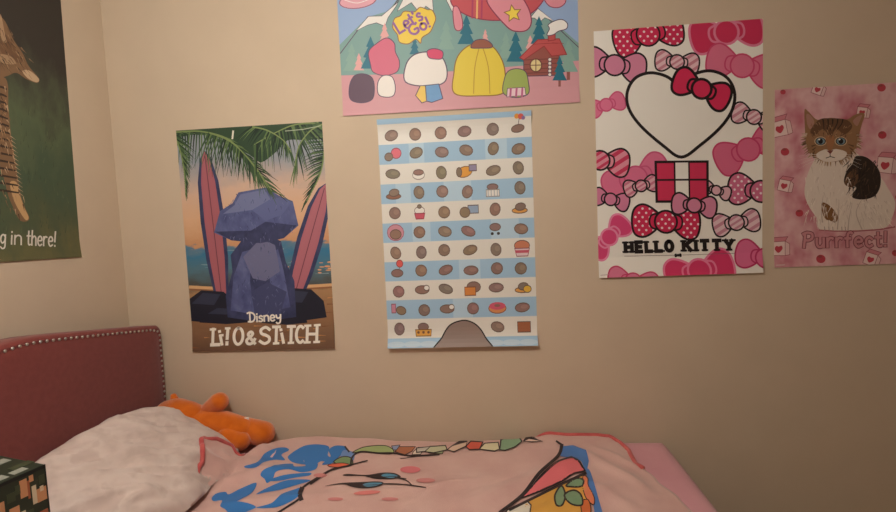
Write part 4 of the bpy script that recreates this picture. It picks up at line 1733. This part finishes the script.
rs = random.Random(3)
tl = [(0, BH - .008, BS, BH, 2), (BS - .0028, 0, BS, BH - .008, 2)]
for u0, u1, v0, v1, k in ((.0375, .051, .013, .052, 3), (.025, .033, .011, .025, 3), (.033, .0375, .02, .06, 5), (.0217, .030, .036, .077, 4), (.003, .0217, .048, .078, 3), (.008, .015, .044, .056, 4),
                          (.055, .073, .063, .09, 3), (.066, .073, .075, .09, 5), (.045, .055, .08, .10, 4), (.05, .06, .02, .04, 1), (.004, .016, .02, .04, 1), (.06, .075, .03, .05, 1), (.03, .045, .085, .11, 1),
                          (.004, .02, .10, .13, 5), (.03, .05, .13, .16, 3), (.05, .06, .15, .19, 4), (.08, .10, .04, .08, 3), (.10, .11, .05, .09, 4), (.09, .12, .11, .14, 5), (.12, .15, .06, .10, 1), (.13, .15, .13, .19, 3),
                          (.02, .05, .20, .23, 4), (.07, .10, .19, .24, 3), (.12, .14, .22, .27, 5)):
    tl.append((BS - u1, BH - v1, BS - u0, BH - v0, k))
p_ = tiles('pixel_face', tl, (-BS, -BS, 0), (1, 0, 0), (0, 0, 1), (0, -1, 0))
p_['label'] = 'tan, cream and rust squares on the dark green face'
tl = [(.075, .012, .11, .04, 6), (.118, .012, .145, .034, 6), (.03, .09, .09, .12, 6), (.11, .10, .16, .13, 6), (.13, .035, .17, .06, 1), (.02, .14, .07, .17, 1)]
for q in tl:
    tiles('lid_patch', [q], (-BS, -BS, BH), (1, 0, 0), (0, 1, 0), (0, 0, 1))
bxo.rotation_euler = (0, 0, R(75))
bxo.location = (-1.006 - BS * .966, .957 + BS * .259, .628)

# ------------------------------------------------------------------ ceiling lamp and light
def area(name, loc, size, power, col, target=None, shape='DISK'):
    L = bpy.data.lights.new(name, 'AREA')
    L.shape = shape
    L.size = size
    L.energy = power
    L.color = col
    o = bpy.data.objects.new(name, L)
    o.location = loc
    if target:
        d_ = Vector(target) - Vector(loc)
        o.rotation_euler = d_.to_track_quat('-Z', 'Y').to_euler()
    COL.objects.link(o)
    return o


LX, LY = -.52, .45
L = bpy.data.lights.new('ceiling_bulb', 'POINT')
L.energy = 43
L.color = (1.0, .97, .91)
L.shadow_soft_size = .09
lo = bpy.data.objects.new('ceiling_bulb', L)
lo.location = (LX, LY, 2.33)
COL.objects.link(lo)
lamp = thing('ceiling_light', (LX, LY, ZC), 'flush ceiling light with a bare bulb above the bed', 'ceiling light')
bm = bmesh.new()
bmesh.ops.create_cone(bm, cap_ends=True, segments=40, radius1=.11, radius2=.12, depth=.03)
bm.transform(Matrix.Translation((0, 0, -.016)))
obj('ceiling_rose', bm, TRIM, lamp)

wd = bpy.data.worlds.new('world')
SC.world = wd
wd.use_nodes = True
wd.node_tree.nodes['Background'].inputs[0].default_value = (.02, .016, .012, 1)
wd.node_tree.nodes['Background'].inputs[1].default_value = 1.0

vs_ = SC.view_settings
vs_.view_transform = 'Standard'
vs_.look = 'None'
vs_.gamma = 1
vs_.use_curve_mapping = False
vs_.exposure = 0.0
